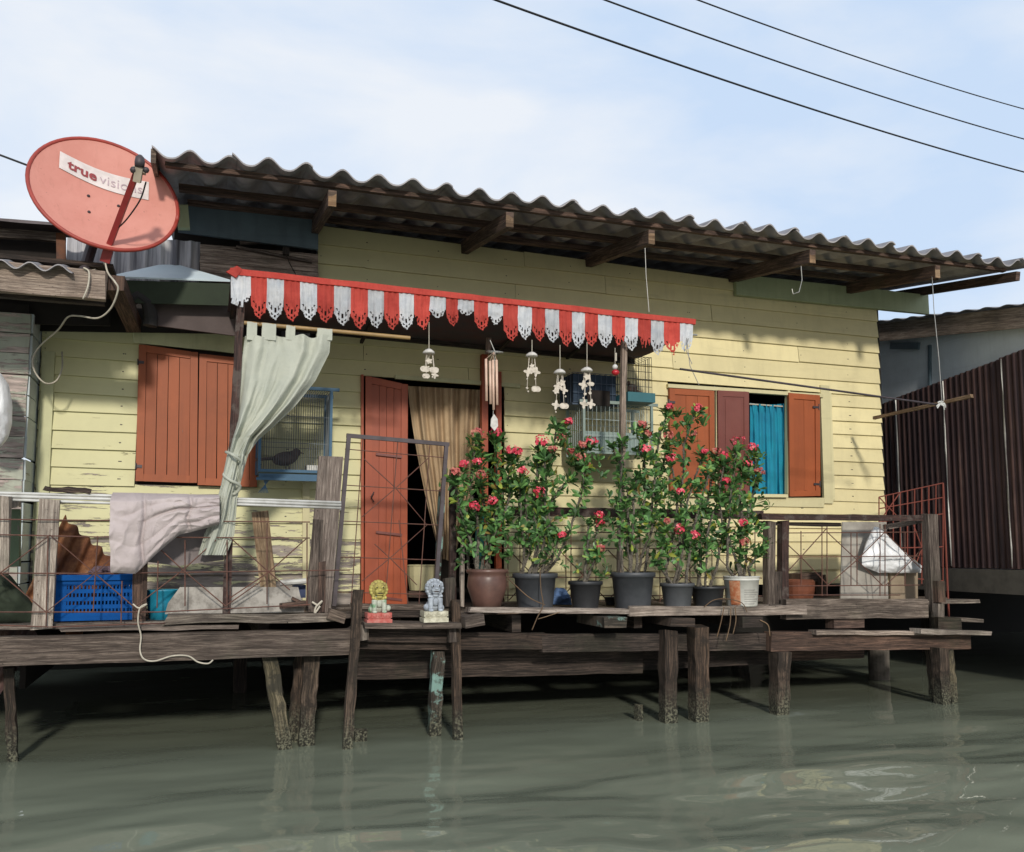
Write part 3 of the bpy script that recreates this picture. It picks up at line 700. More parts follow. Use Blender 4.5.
# rusty corrugated
c0 = onx(878, 407); c1 = onx(1023, 352); bot = onx(940, 567).z; sl = (c1.z - c0.z) / (c1.y - c0.y)
t = NT('rusted purple corrugated iron'); v = t.vec('Object', (6, 6, .5), False); g = t.noise(v, 1.5, 8, .7); g3 = t.noise(t.vec('Object', (1, 1, 1), False), 2., 5)
cc = t.ramp(g, [(.3, (.02, .014, .016)), (.48, (.06, .033, .033)), (.6, (.10, .052, .043)), (.8, (.24, .18, .16))]); cc = t.mix(t.ramp(g3, [(.4, 0.), (.7, .7)]), cc, (.035, .018, .022))
t.bump(g, .3, .01); rusty = t.done(cc, .65, .2)
b = MB(); yb = 9.2
seams = [9.2, 8.05, 7.35, 6.6, 5.85, 5.1, 4.3, 3.4, 2.4]
for i, (ya, yb) in enumerate(zip(seams, seams[1:])):
    off = .05 + .012 * (i % 2)
    def top(a, ya=ya, yb=yb): return c0.z + sl * ((ya + (yb - ya) * a) - c0.y) - bot
    corrugated(b, (XN - off, ya + .03, bot), (0, -1, 0), (0, 0, 1), ya - yb + .06, 1, (-1, 0, 0), .076, .018, thick=.003, k=8, top=top, phase=i * .3, nv=4)
b.build('corrugated_wall', rusty, nb)
b = MB()
for (x_, x2, top_, w) in ((862, 870, 400, .02), (906, 910, 465, .035), (961, 965, 407, .012), (1000, 1008, 365, .01)):
    pass
for (ya, w, mt) in ((8.05, .014, 0), (7.35, .010, 0), (6.6, .008, 0)):
    b.bar((XN - .085, ya, bot + .02), (XN - .085, ya, c0.z + sl * (ya - c0.y) - .02), w, .01, ref=Vector((1, 0, 0)), rough=.004)
b.build('seam_strip', M['wire_pale'], nb)
b = MB(); b.box((XN - .12, 2.0, onx(980, 592).z), (XN + .1, 11, bot - .01)); b.build('floor_beam', plain('dirty concrete beam', (.11, .10, .085), .9, scale=4, second=(.05, .045, .04), bump=.2), nb)
b = MB(); b.box((XN + .1, 2.0, bot - .1), (XN + 6, 11, bot - .02)); b.build('floor', M['interior'], nb)
for Y in (5.0, 7.0, 9.0):
    b = MB(); b.bar((XN + 1.2, Y, -.4), (XN + 1.2, Y, bot - .1), .14, .14); b.build('piling', M['wood_dark'], nb)

# --------------------------------------------------------------- left house
lh = thing('neighbour_house', 'neighbouring weathered grey green timber house at the left edge', 'house', (-2, 7, .8))
XS = -1.21; YL = 6.93
gg = paint('worn grey green board', (.42, .44, .36), (.42, .34, .31), peel=.5, grime=.6); gb = paint('worn pale blue board', (.50, .57, .59), (.2, .14, .11), peel=.64, grime=.4)
M['gg'] = gg; M['gb'] = gb
b = MB(); b2 = MB(); z = .78
while z < 2.95:
    h = .145 + U(-.01, .01)
    b.bar((-3.4, YL, z + h/2), (XS, YL, z + h/2 + U(-.004, .004)), h - .006, .02, rough=.002)
    z0 = z + U(-.01, .01)
    b2.bar((XS + .004, YL + .01, z0 + h/2), (XS + .004, YW + .3, z0 + h/2 + U(-.01, .01)), .02, h - .008, ref=Vector((0, 0, 1)), rough=.003)
    z += h
b.build('wall', gg, lh); b2.build('side_wall', gb, lh)
b = MB(); b.box((-3.4, YL + .02, .7), (XS - .02, YL + .05, 3.0)); b.box((-3.4, YL, .6), (XS, 10, .7)); b.box((-3.4, YL + .02, 3.0), (XS - .02, 10, 3.05)); b.build('inner_wall', M['interior'], lh)
# fascia timber carrying the dish, its roof sheet and purlin
b = MB(); b.bar(at(-80, 270, 6.1), at(106, 286.5, 6.1), .19, .06, rough=.004); b.build('fascia', M['wood_pale'], lh)
b = MB(); b.bar(at(-20, 293, 6.2), at(104, 303, 6.2), .04, .05, rough=.003); b.build('purlin', M['wood_dark'], lh)
b = MB(); b.bar(at(116, 283, 6.15), at(134, 326, 7.1), .10, .10, rough=.004); b.build('brace', M['wood_brown'], lh)
b = MB(); p = at(-60, 262, 6.0); q = at(72, 273, 6.0); ed = (q - p)
corrugated(b, p, ed, (0, 1, .30), ed.length, .62, (0, -.2, 1), .16, .045, k=12, ragged=.03, m=(1, 0)); 
b.build('roof', [M['rooftile'], M['rooftop']], lh)
b = MB(); b.box((-3.6, 6.2, 3.15), (-.62, 7.25, 3.18)); b.build('soffit', M['wood_dark'], lh)  # right end extended to keep a sun patch off the wall behind
b = MB(); b.bar(at(-40, 229, 7.0), at(66, 237, 7.0), .085, .04, rough=.004); b.build('ridge_board', M['wood'], lh)
b = MB(); b.bar(at(-40, 222, 6.95), at(82, 232, 6.95), .02, .25, rough=.003); b.build('ridge_cap', M['steel'], lh)
b = MB(); b.bar(at(61, 234, 6.98), at(62, 276, 6.98), .06, .03, rough=.003); b.build('upright', M['rust_sheet'], lh)
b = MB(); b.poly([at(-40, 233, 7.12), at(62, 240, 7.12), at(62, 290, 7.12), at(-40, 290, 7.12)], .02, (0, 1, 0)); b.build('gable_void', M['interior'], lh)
b = MB(); b.poly([at(-60, 292, 7.0), at(110, 292, 7.0), at(110, 326, 7.0), at(-60, 322, 7.0)], .02, (0, 1, 0)); b.build('eave_shade_panel', M['interior'], lh)  # near-black panel closing a sky gap, stands in for shade under the eave

# metal sheet wall behind
b = MB(); p = at(66, 275, 7.25); q = at(199, 283, 7.25); ed = q - p
def st(a): return px(p, 40)
corrugated(b, p - Vector((0, 0, .15)), ed, (0, 0, 1), ed.length, px(p, 44) + .15, (0, -1, 0), .11, .02, thick=.003, k=8, power=3, nv=3)
t = NT('bare zinc sheet'); gz = t.noise(t.vec('Object', (9, 9, .4), False), 1.2, 5, .7); sm = t.done(t.ramp(gz, [(.38, (.14, .14, .16)), (.5, (.42, .42, .45)), (.64, (.68, .66, .66))], ), .8); c = b.build('zinc_sheet', sm, smooth=False); tag(c, 'upright grey zinc sheet behind the satellite dish', 'metal sheet')
# small canopy between the houses
cn = thing('lean_to_canopy', 'small pale blue sheet canopy with dark green board between the two houses', 'canopy', at(170, 290, 7.0))
b = MB(); b.poly([at(108, 277, 6.75), at(232, 281, 6.75), at(170, 263, 7.35)], .012, (0, -.5, 1)); 
b.build('sheet', plain('pale blue sheet', (.68, .80, .86), .6, scale=4, second=(.6, .72, .8)), cn)
b = MB(); b.poly([at(112, 280, 6.77), at(231, 284, 6.77), at(231, 306, 6.77), at(122, 303, 6.77)], .02, (0, 1, 0)); b.build('board', plain('dark green board', (.018, .03, .014), .8, scale=6), cn)
b = MB(); b.poly([at(150, 302, 6.9), at(235, 305, 6.9), at(235, 336, 6.9), at(150, 325, 6.9)], .02, (0, 1, 0)); b.build('lower_board', M['wood_plum'] if False else plain('faded plum fibre board', (.10, .078, .075), .9, scale=3), cn)
b = MB(); b.poly([at(40, 305, 7.22), at(232, 312, 7.22), at(232, 334, 7.22), at(40, 331, 7.22)], .02, (0, 1, 0)); b.build('back_board', M['interior'], cn)
b = MB(); b.tube([at(128, 302, 6.8), at(138, 296, 6.8), at(148, 302, 6.8), at(151, 318, 6.85), at(150, 326, 6.85)], .05, 10); c = b.build('old_tyre_strip', plain('perished rubber', (.03, .028, .028), .9)); tag(c, 'curved dark rubber strip tucked under the canopy board', 'rubber strip')

# --------------------------------------------------------------- satellite dish
YD = 6.2
dish = thing('satellite_dish', 'salmon pink satellite dish on a pole above the left roof', 'satellite dish', at(85, 262, 6.0))
Cd = at(106, 193, YD); view = (Vector((0, 0, EYE)) - Cd).normalized()
r_ = Vector((0, 0, 1)).cross(view).normalized(); 
right = RT - view * RT.dot(view); right.normalize(); upv = view.cross(right); upv = upv if upv.z > 0 else -upv
N_ = (view * .72 + (right * math.sin(.4) + upv * math.cos(.4)) * .694).normalized()
majr = (right * math.cos(.4) - upv * math.sin(.4)); majr = (majr - N_ * majr.dot(N_)).normalized(); minr = N_.cross(majr)
if minr.z < 0: minr = -minr
RD = .46
b = MB(); nr, na = 12, 56
def dp(r, a, off=0): return Cd + (majr * math.cos(a) + minr * math.sin(a)) * r + N_ * (.16 * RD * ((r / RD) ** 2 - 1) + off)
for sd, off in ((1, 0), (-1, -.012)):
    base = len(b.v)
    for i in range(nr + 1):
        for j in range(na): b.v.append(tuple(dp(RD * i / nr + .0001, 2 * math.pi * j / na, off)))
    for i in range(nr):
        for j in range(na):
            j2 = (j + 1) % na; b.face((base + i*na + j, base + i*na + j2, base + (i+1)*na + j2, base + (i+1)*na + j))
t = NT('faded salmon coating'); vo = t.vec('Object', (1, 1, 1), False); c_ = t.mix(t.ramp(t.noise(vo, 3, 6, .65), [(.35, 0.), (.7, 1.)]), (.62, .27, .22), (.54, .21, .165))
c_ = t.mix(t.ramp(t.noise(t.vec('Object', (22, 22, 2), False), 1, 6, .7), [(.55, 0.), (.8, .5)]), c_, (.38, .15, .11)); c_ = t.mix(t.ramp(t.noise(vo, 26, 5, .7), [(.66, 0.), (.72, .8)]), c_, (.20, .09, .06)); dc = t.done(c_, .7)
b.build('reflector', dc, dish, smooth=True)
b = MB(); b.tube([dp(RD * 1.0, 2 * math.pi * j / na, -.004) for j in range(na + 1)], .013, 8); b.build('rim', plain('red rim', (.36, .05, .035), .5), dish, smooth=True)
# logo plate on the dish face
def ondish(x_, y_, off=.006):
    r = ray(x_, y_); O = Vector((0, 0, EYE)); t0 = (Cd - O).dot(N_) / r.dot(N_)
    for _ in range(12):
        P_ = O + r * t0; rr_ = (P_ - Cd); rr_ = (rr_ - N_ * rr_.dot(N_)).length
        h = .16 * RD * ((rr_ / RD) ** 2 - 1) + off; t0 = ((Cd - O).dot(N_) + h) / r.dot(N_)
    return O + r * t0
TL, TR, BR, BL = (60, 151), (149, 182), (148.5, 200), (59, 167.5)
def plate(u, v, off=.006):
    bow = 5 * math.sin(math.pi * u)
    x_ = (TL[0] * (1-u) + TR[0] * u) * (1-v) + (BL[0] * (1-u) + BR[0] * u) * v
    y_ = (TL[1] * (1-u) + TR[1] * u) * (1-v) + (BL[1] * (1-u) + BR[1] * u) * v + bow
    return ondish(x_, y_, off)
b = MB(); b.grid(lambda u, v: plate(u, v), 24, 6); lg = b.build('logo_plate', plain('white label', (.74, .66, .64), .5), dish, smooth=True)
def text_mesh(txt, off=0., size=1.):
    cu = bpy.data.curves.new('lettering', 'FONT'); cu.body = txt; cu.size = size; cu.offset = off; cu.resolution_u = 3
    o = bpy.data.objects.new('lettering', cu); COL.objects.link(o); dg = bpy.context.evaluated_depsgraph_get(); dg.update()
    me = bpy.data.meshes.new_from_object(o.evaluated_get(dg)); vs = [v.co.copy() for v in me.vertices]; fs = [tuple(p.vertices) for p in me.polygons]
    bpy.data.objects.remove(o); bpy.data.curves.remove(cu); bpy.data.meshes.remove(me); return vs, fs
def lettering(txt, u0, u1, v0, v1, mat, parent, surf, off=0.):
    vs, fs = text_mesh(txt, off); x0 = min(v.x for v in vs); x1 = max(v.x for v in vs); H = 1.0
    b = MB(); b.v = [tuple(surf(u0 + (u1 - u0) * (v.x - x0) / (x1 - x0), v1 + (v0 - v1) * (v.y / .72))) for v in vs]
    for f in fs: b.face(f)
    return b.build('lettering', mat, parent)
lettering('true', .09, .42, .20, .72, plain('maroon print', (.30, .045, .05), .5), dish, lambda u, v: plate(u, v, .011), .028)
lettering('visions', .45, .93, .20, .72, plain('pale pink print', (.50, .38, .42), .5), dish, lambda u, v: plate(u, v, .011), -.006)
b = MB()
for (x_, y_) in ((88.5, 196), (118.5, 206), (89, 212)): b.sphere(ondish(x_, y_, .002), .011, 8)
b.build('bolt', M['steel'], dish)
base_ = ondish(118, 240, .0) ; feed = at(138, 169, 5.68)
elbow = at(106, 262, 5.72)
b = MB(); b.bar(at(109, 246, 6.08), feed, .034, .03); b.bar(at(110, 244, 6.09), at(105, 262, 6.14), .06, .03); b.build('feed_arm', plain('red arm', (.30, .03, .03), .45), dish)
b = MB(); b.bar(at(137, 182, 5.70), at(139.5, 168, 5.66), .043, .05); b.bar(at(133, 169, 5.68), at(146, 172, 5.68), .03, .04); ln = b.build('feed_clamp', plain('cream plastic', (.42, .36, .28), .5), dish)
b = MB(); b.lathe([(.028, 0), (.03, .03), (.026, .06), (.012, .075)], at(139.5, 167, 5.66), 14); b.sphere(at(133.5, 170, 5.66), .022, 8); b.sphere(at(146, 170, 5.66), .02, 8); b.build('feed_horn', M['steel'], dish, smooth=True)
b = MB(); b.tube(spl([at(146, 182, 5.68), at(140, 200, 5.78), at(126, 220, 5.9), at(113, 233, 6.02), at(110, 243, 6.08)]), .005, 5); b.build('feed_cable', M['black'], dish)
b = MB(); b.tube([at(83, 275, 6.2), at(95, 236, 6.4)], .036, 12); b.tube([at(94.5, 238, 6.4), Cd - N_ * .2], .03, 10); b.bar(Cd - N_ * .16, Cd - N_ * .24, .25, .2); b.build('mount_pole', M['steel'], dish)
b = MB(); b.tube(spl([at(105, 262, 6.14), at(100, 268, 6.3), at(88, 271, 6.1), at(84, 268, 6.06), at(89, 272, 6.04), at(88, 286, 6.03), at(83, 299, 6.04)]), .006, 6)
b.tube(spl([at(105, 262, 6.14), at(108, 273, 6.1), at(115, 282, 6.0), at(118, 290, 6.0), at(111, 308, 6.1), at(98, 318, 6.2), at(80, 316, 6.3), at(68, 317, 6.4), at(58, 330, 6.6), at(41, 345, 6.85), at(33, 358, 6.88), at(35, 372, 6.88), at(45, 383, 6.9), at(56, 381, 6.95), at(62, 368, 7.0), at(62, 352, 7.2)]), .006, 6)
c = b.build('aerial_cable', M['rope'], None, smooth=True); tag(c, 'cream aerial cable looping down from the satellite dish', 'cable')

# ---------------------------------------------------------------- awning
awn = thing('striped_awning', 'red and white striped awning with tattered cut-out valance over the door', 'awning', at(460, 300, 6.1))
def aw(u): return (231 + 464 * u, 270.5 + 51 * u, 6.05 + .1 * u)
redc = flapcloth('faded red awning cloth', (.70, .10, .075), (.56, .065, .05)); whc = flapcloth('white awning cloth', (.78, .80, .83), (.58, .63, .70))
M['redc'] = redc; M['whc'] = whc
b = MB(); p0 = at(*aw(-.002)); p1 = at(*aw(1.0)); b.bar(p0 + Vector((0, 0, -.006)), p1 + Vector((0, 0, -.006)), .042, .03, seg=30, rough=.002); b.build('front_bar', redc, awn)
b = MB()
def canopy(a, v):
    f = at(*aw(a)) + Vector((0, .02, .0)); w_ = Vector((f.x, YW - .03, 1.76 + EYE + (.06 * (1 - a))));
    q = f * (1 - v) + w_ * v; q.z -= .05 * math.sin(math.pi * v); return q
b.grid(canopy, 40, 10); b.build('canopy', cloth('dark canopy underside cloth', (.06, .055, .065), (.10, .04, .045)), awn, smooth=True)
b = MB(); pA = at(*aw(0)); pB = at(*aw(1)); b.bar((pA.x, YW - .05, 1.80 + EYE), (pB.x, YW - .05, 1.74 + EYE), .045, .04); b.build('cover_lath', M['wood_dark'], awn)  # lath added to cover a lit line where the canopy meets the wall
b = MB()
for u in (.01, .34, .67, .84): 
    b = MB(); f = at(*aw(u)); b.bar(f + Vector((0, .03, -.025)), (f.x, YW - .06, 1.72 + EYE), .025, .025); b.build('support_lath', M['wood_dark'], awn)
edges = [231, 251, 267, 284, 300, 317, 334, 351, 368, 384, 399, 414, 430, 446, 458, 474, 488, 503, 518, 532, 545, 559, 572, 585, 598, 612, 625, 638, 651, 664, 680, 693]
def flap(k, x0, x1):
    red_ = (k % 2 == 1)
    long_ = {0: 40, 13: 30, 14: 19, 15: 30, 16: 26, 12: 27}.get(k, 43 - 9 * (k / 30) + U(-2, 2))
    torn = k in (0, 11, 12, 14, 16, 25, 27, 29, 30) or R() < .15
    b = MB(); nu, nv = 18, 36; W = x1 - x0; ph = U(0, 6); sw = U(-1.5, 1.5); sd = U(0, 50)
    def pt(a, v):
        u = ((x0 + W * a) - 231) / 464; X_, Z_ = x0 + W * a, 6.045 + .1 * u
        yy = 270.5 + 51 * u + 2 + long_ * v
        fold = (.012 * math.sin(a * 7 + ph) + .014 * noise.noise(Vector((a * 4, v * 5, sd)))) * v + .03 * noise.noise(Vector((X_ * .07, v * 2.2, 7))) * v + .004 * math.sin(X_ * 1.1)
        return at(X_ + sw * v * v + 1.2 * v * noise.noise(Vector((v * 4, sd, a * 2))), yy + (2.2 * noise.noise(Vector((X_ * .02, 3, 3)))) * v, Z_ + fold - .012 * v)
    def inside(a, v):
        c = abs(2 * a - 1)
        lim = 1 - .30 * c ** 1.6 - .05 * abs(math.sin(a * math.pi * 3.5))
        if torn: lim -= .16 * (noise.noise(Vector((a * 5, sd, 2))) + .5) + .10 * abs(noise.noise(Vector((a * 16, sd, 5))))
        if v > lim: return False
        for (hx, hv, rx, rv) in ((.5, .76, .075, .055), (.30, .70, .05, .05), (.70, .70, .05, .05), (.17, .60, .045, .03), (.83, .60, .045, .03), (.5, .90, .05, .028), (.33, .84, .05, .022), (.67, .84, .05, .022)):
            if ((a - hx) / rx) ** 2 + ((v - hv) / rv) ** 2 < 1.15: return False
        return True
    base = 0; b.v = [tuple(pt(i / nu, j / nv)) for j in range(nv + 1) for i in range(nu + 1)]
    for j in range(nv):
        for i in range(nu):
            if inside((i + .5) / nu, (j + .5) / nv):
                a = j * (nu + 1) + i; b.face((a, a+1, a+nu+2, a+nu+1))
    used = sorted({i for f in b.f for i in f}); mp_ = {o: n for n, o in enumerate(used)}
    b.v = [b.v[i] for i in used]; b.f = [tuple(mp_[i] for i in f) for f in b.f]
    b.build('valance_flap', redc if red_ else whc, awn, smooth=True)
for k, (x0, x1) in enumerate(zip(edges, edges[1:])): flap(k, x0, x1)
b = MB(); b.poly([at(226, 272, 6.03), at(237, 266, 6.03), at(243, 270, 6.05), at(236, 278, 6.03)], .02, (0, 1, 0)); b.build('corner_cap', redc, awn)
b = MB(); b.poly([at(231, 277, 6.03), at(240, 280, 6.06), at(238, 306, 6.06), at(231, 303, 6.03), at(234, 292, 6.03)], .006, (0, 1, 0)); b.build('torn_scrap', whc, awn)
# posts of the awning
b = MB(); b.bar(at(241, 300, 6.1), at(231, 480, 6.1), .05, .04, rough=.003, seg=16); b.bar(at(231, 478, 6.1), at(226, 622, 6.12), .05, .04, rough=.003)
c = b.build('awning_post', M['wood_plum']); tag(c, 'slim plum brown post carrying the left end of the striped awning', 'post')
b = MB(); b.bar(at(624, 342, 6.2), at(620, 560, 6.2), .042, .035, rough=.003, seg=14); b.bar(at(620, 560, 6.2), at(619, 604, 6.2), .042, .035)
c = b.build('awning_post', M['wood_pale']); tag(c, 'slim bleached post carrying the right end of the striped awning', 'post')
b = MB(); b.bar(at(489, 338, 6.6), at(488, 354, 6.6), .04, .03); c = b.build('hanging_lath', M['wood_pale']); tag(c, 'short pale lath above the tubular wind chime', 'lath')
# upper ties
b = MB(); b.tube([at(645, 248, 6.1), at(646, 275, 6.12), at(649, 312, 6.14)], .0035, 5); c = b.build('hanging_wire', M['wire_pale']); tag(c, 'thin wire from a rafter down to the awning bar', 'wire')
b = MB(); b.tube([at(801, 266, 6.1), at(802, 280, 6.1), at(799, 292, 6.08), at(793, 294, 6.08), at(792, 289, 6.08)], .0035, 5); c = b.build('hanging_wire', M['wire_pale']); tag(c, 'short curled wire end hanging from the rafter right of the awning', 'wire')
b = MB(); b.tube([at(932, 276, 6.1), at(934, 310, 6.0), at(939, 360, 5.95), at(942, 403, 5.9)], .0035, 5); c = b.build('hanging_wire', M['wire_pale']); tag(c, 'long wire holding up the outer end of the drying pole', 'wire')
# drying pole and stick
b = MB(); b.tube([at(680, 369, 5.95), at(940, 405, 5.9)], .009, 8); c = b.build('drying_pole', M['steel']); tag(c, 'thin grey drying pole slung across in front of the right window', 'pole')
b = MB(); b.bar(at(874, 418, 6.9), at(972, 396, 5.75), .03, .03, rough=.002); c = b.build('wooden_strut', M['wood_warm']); tag(c, 'pale wooden strut crossing the drying pole at the right', 'strut')
b = MB()
for i in range(9):
    a = U(0, 6.28); p = at(940, 404, 5.87); b.tube([p, p + Vector((math.cos(a) * .03, -.02, math.sin(a) * .025)), p + Vector((math.cos(a) * .05, -.01, math.sin(a) * .04 - .02))], .006, 5)
c = b.build('tie_knot', M['pvc']); tag(c, 'white plastic string knot where strut and pole cross', 'knot')
b = MB(); b.tube([at(686, 331, 6.2), at(688, 350, 6.05), at(690, 366, 5.95), at(699, 385, 5.95)], .003, 5); b.tube([at(690, 331, 6.2), at(686, 350, 6.05), at(692, 364, 5.95)], .003, 5); b.tube([at(678, 334, 6.2), at(697, 335, 6.2)], .008, 5)
c = b.build('pole_hanger', M['wire_pale']); tag(c, 'twisted wire holding the inner end of the drying pole by the awning', 'wire')

# wind chimes
shell = plain('off-white shell', (.60, .54, .46), .6, scale=30); greyshell = plain('grey glazed cap', (.62, .60, .57), .5, scale=30)
def charm(b, p, s_, kind):
    n = 10 if kind == 0 else 18; pts = []
    for i in range(n):
        a = 2 * math.pi * i / n
        r = s_ * {0: (.6 + .4 * (i % 2)), 1: (.55 + .45 * abs(math.cos(a))), 2: (.7 + .3 * math.cos(4 * a + .6))}[kind]
        pts.append(Vector(p) + Vector((math.cos(a) * r, U(-.004, .004), math.sin(a) * r * (1.1 if kind == 2 else .9))))
    b.poly(pts, .006, (0, 1, 0))
def chime(xx, ytop, ycap, items, label, cap=True, Y=6.12, wide=10):
    t_ = thing('wind_chime', label, 'wind chime', at(xx, ycap, Y), 'shell wind chimes under the awning' if cap else None)
    b = MB(); b.tube([at(xx, ytop, Y), at(xx, ycap, Y)], .003, 5); b.build('string', M['rope'], t_)
    if cap:
        b = MB(); w = px(at(xx, ycap, Y), wide); b.lathe([(w * .5, -.014), (w * .62, -.010), (w * .56, .004), (w * .32, .018), (.008, .024)], at(xx, ycap + 2, Y), 14, wob=.08); b.build('cap', greyshell, t_, smooth=True)
    for (dx, y_, s_, k) in items:
        b = MB(); b.tube([at(xx + dx * .6, ycap + 2, Y), at(xx + dx, y_, Y)], .0022, 4)
        charm(b, at(xx + dx, y_, Y), px(at(xx, y_, Y), s_), k); b.build('charm', shell, t_)
        if R() < .6:
            b = MB(); b.sphere(at(xx + dx + U(-2, 2), y_ + s_ + 2, Y), .008, 8); b.build('bead', shell, t_)
chime(429, 322, 350, [(0, 361, 4, 0), (-4, 369, 5, 1), (5, 370, 5, 1), (-3, 376, 4, 1), (6, 375, 4, 2)], 'leftmost shell wind chime with a single star, hanging in front of the doorway top')
chime(532, 340, 353, [(0, 366, 3, 0), (-4, 372, 5, 2), (4, 372, 5, 2), (0, 370, 5, 0), (4, 389, 5, 1), (-5, 388, 1.5, 2)], 'shell wind chime with one butterfly charm at its foot, beside the tubular chime')
chime(560, 345, 370, [(2, 383, 4.5, 0), (-2, 387, 5, 2), (4, 390, 4.5, 2), (-4, 391, 4, 0), (-4, 405, 5, 2), (4, 406, 5, 1)], 'low hanging shell wind chime, third of the capped ones from the left')
chime(587, 342, 368, [(0, 377, 4.5, 0), (-4, 385, 5, 2), (4, 384, 3.5, 1), (-2, 394, 2, 0), (3, 393, 2, 0), (-3, 404, 5, 2), (4, 404, 5, 2)], 'shell wind chime in front of the dark bird cage, rightmost of the capped ones')
t_ = thing('wind_chime', 'tubular wind chime with copper coloured tubes and a grey leaf-shaped sail', 'wind chime', at(494, 352, 6.12))
b = MB(); ring = [at(495, 352, 6.12) + Vector((.06 * math.cos(a), .06 * math.sin(a), .01 * math.sin(a))) for a in [i * math.pi / 8 for i in range(17)]]; b.tube(ring, .005, 6)
b.tube([at(490, 340, 6.12), at(495, 352, 6.12)], .003, 4); b.tube([at(495, 352, 6.12), at(493, 418, 6.1)], .0022, 4); b.build('ring', M['wire_pale'], t_)
cop = plain('dull copper tube', (.66, .46, .36), .45, scale=10)
for (x_, y0, y1) in ((486, 359, 401), (493, 360, 410), (496.5, 360, 405), (490, 361, 404)):
    b = MB(); b.tube([at(x_, y0, 6.1), at(x_ + .6, y1, 6.1)], .010, 8); b.tube([at(x_, y0, 6.1), at(494, 352, 6.12)], .002, 4); b.build('tube', cop, t_, smooth=True)
b = MB(); b.poly([at(494, 414, 6.1), at(497.5, 419, 6.1), at(498, 426, 6.1), at(494.5, 431, 6.1), at(490.5, 426, 6.1), at(491, 419, 6.1)], .005, (0, 1, 0)); b.build('sail', greyshell, t_)
t_ = thing('hanging_ornament', 'small red and white ball ornament hanging by the right awning post', 'ornament', at(615, 370, 6.12))
b = MB(); b.tube([at(615, 348, 6.12), at(615, 366, 6.12)], .0025, 4); b.tube([at(616, 353, 6.12), at(616, 361, 6.12)], .007, 6); b.build('string', M['rope'], t_)
b = MB(); b.sphere(at(615, 367, 6.12), .022, 12); b.build('head', M['pvc'], t_, smooth=True)
b = MB(); b.sphere(at(615.5, 372.5, 6.1), (.032, .03, .024), 12); b.build('body', plain('red lacquer', (.5, .02, .03), .3), t_, smooth=True)

# ------------------------------------------------------------------- cages
def cage(name, label, x0, y0, x1, y1, Y, depth, bars, wire, frame, lean=0, group=None, hb=(.0, .33, .66, 1), fr=.0105):
    t_ = thing(name, label, 'bird cage', at((x0 + x1) / 2, y1, Y))
    A = at(x0, y1, Y); B = at(x1, y1, Y); Ctop = at(x1, y0, Y); h = Ctop.z - B.z; w = B.x - A.x
    z0 = (A.z + B.z) / 2
    b = MB()
    for yy in (Y, Y + depth):
        for i in range(bars + 1):
            X = A.x + w * i / bars; b.tube([(X, yy, z0), (X, yy, z0 + h)], .0022, 4)
        for k in hb: b.tube([(A.x, yy, z0 + h * k), (B.x, yy, z0 + h * k)], .003, 4)
    nd = max(2, int(bars * depth / w))
    for X in (A.x, B.x):
        for i in range(nd + 1): b.tube([(X, Y + depth * i / nd, z0), (X, Y + depth * i / nd, z0 + h)], .0022, 4)
    for i in range(bars + 1):
        X = A.x + w * i / bars; b.tube([(X, Y, z0 + h), (X, Y + depth, z0 + h)], .0022, 4)
    b.build('wire_mesh', wire, t_)
    if frame:
        b = MB()
        for X in (A.x, B.x):
            for yy in (Y, Y + depth): b.bar((X, yy, z0 - .02), (X, yy, z0 + h), fr * 2, fr * 2)
        for yy in (Y - .002, Y + depth): 
            b.bar((A.x - .04, yy, z0 + h + fr), (B.x + .06, yy, z0 + h + fr), fr * 2.4, fr * 2); b.bar((A.x, yy, z0 - .01), (B.x, yy, z0 - .01), fr * 2, fr * 1.8)
        b.build('frame', frame, t_)
    b = MB(); b.box((A.x, Y + .01, z0 - .02), (B.x, Y + depth - .01, z0 + .0)); b.build('floor', frame or wire, t_)
    return t_, A, B, z0, h
bluef = paint('blue cage paint', (.04, .115, .20), grime=.4); M['bluef'] = bluef
t_, A, B, z0, h = cage('bird_cage', 'blue framed bird cage on the wall beside the pale green curtain', 259, 390, 330, 470, 6.85, .34, 30, plain('dark cage wire', (.10, .12, .13), .5, .4), bluef)
b = MB(); b.bar((A.x - .02, 6.82, z0 - .075), (B.x + .02, 6.82, z0 - .075), .02, .02); b.bar((A.x, 6.85, z0 - .05), (B.x, 6.85, z0 - .05), .035, .012)
for i in range(7): b.tube([(A.x + .02 + .015 * i, 6.84, z0 - .04), (A.x + .07 - .012 * i, 6.84, z0 - .18)], .003, 4)
b.build('shelf_bracket', bluef, t_)
bird = thing('caged_bird', 'dark dove with a pinkish breast sitting inside the blue cage', 'bird', (A.x + .22, 7.0, z0 + .06))
bb = MB(); Rz = Matrix.Rotation(math.radians(-12), 3, 'Y')
bx = A.x + .20; bz = z0 + .10
bb.sphere((bx, 7.0, bz), (.10, .055, .055), 14, rz=Rz); bb.sphere((bx + .085, 7.0, bz + .05), (.035, .03, .033), 12); bb.sphere((bx + .06, 7.0, bz + .025), (.045, .035, .04), 12)
bb.bar((bx - .07, 7.0, bz + .0), (bx - .22, 7.0, bz - .015), .02, .05, b1=.07); bb.bar((bx + .115, 7.0, bz + .05), (bx + .145, 7.0, bz + .043), .012, .01, a1=.003)
bb.tube([(bx, 6.985, bz - .045), (bx + .01, 6.985, bz - .10)], .004, 5); bb.tube([(bx + .03, 7.01, bz - .045), (bx + .04, 7.01, bz - .10)], .004, 5)
bb.build('body', plain('dark dove feathers', (.05, .04, .045), .8, scale=12, second=(.13, .09, .085)), bird, smooth=True)
b = MB(); b.tube([(A.x + .1, 7.0, bz - .10), (A.x + .45, 7.0, bz - .10)], .007, 6); c = b.build('perch', M['wood_brown'], t_)
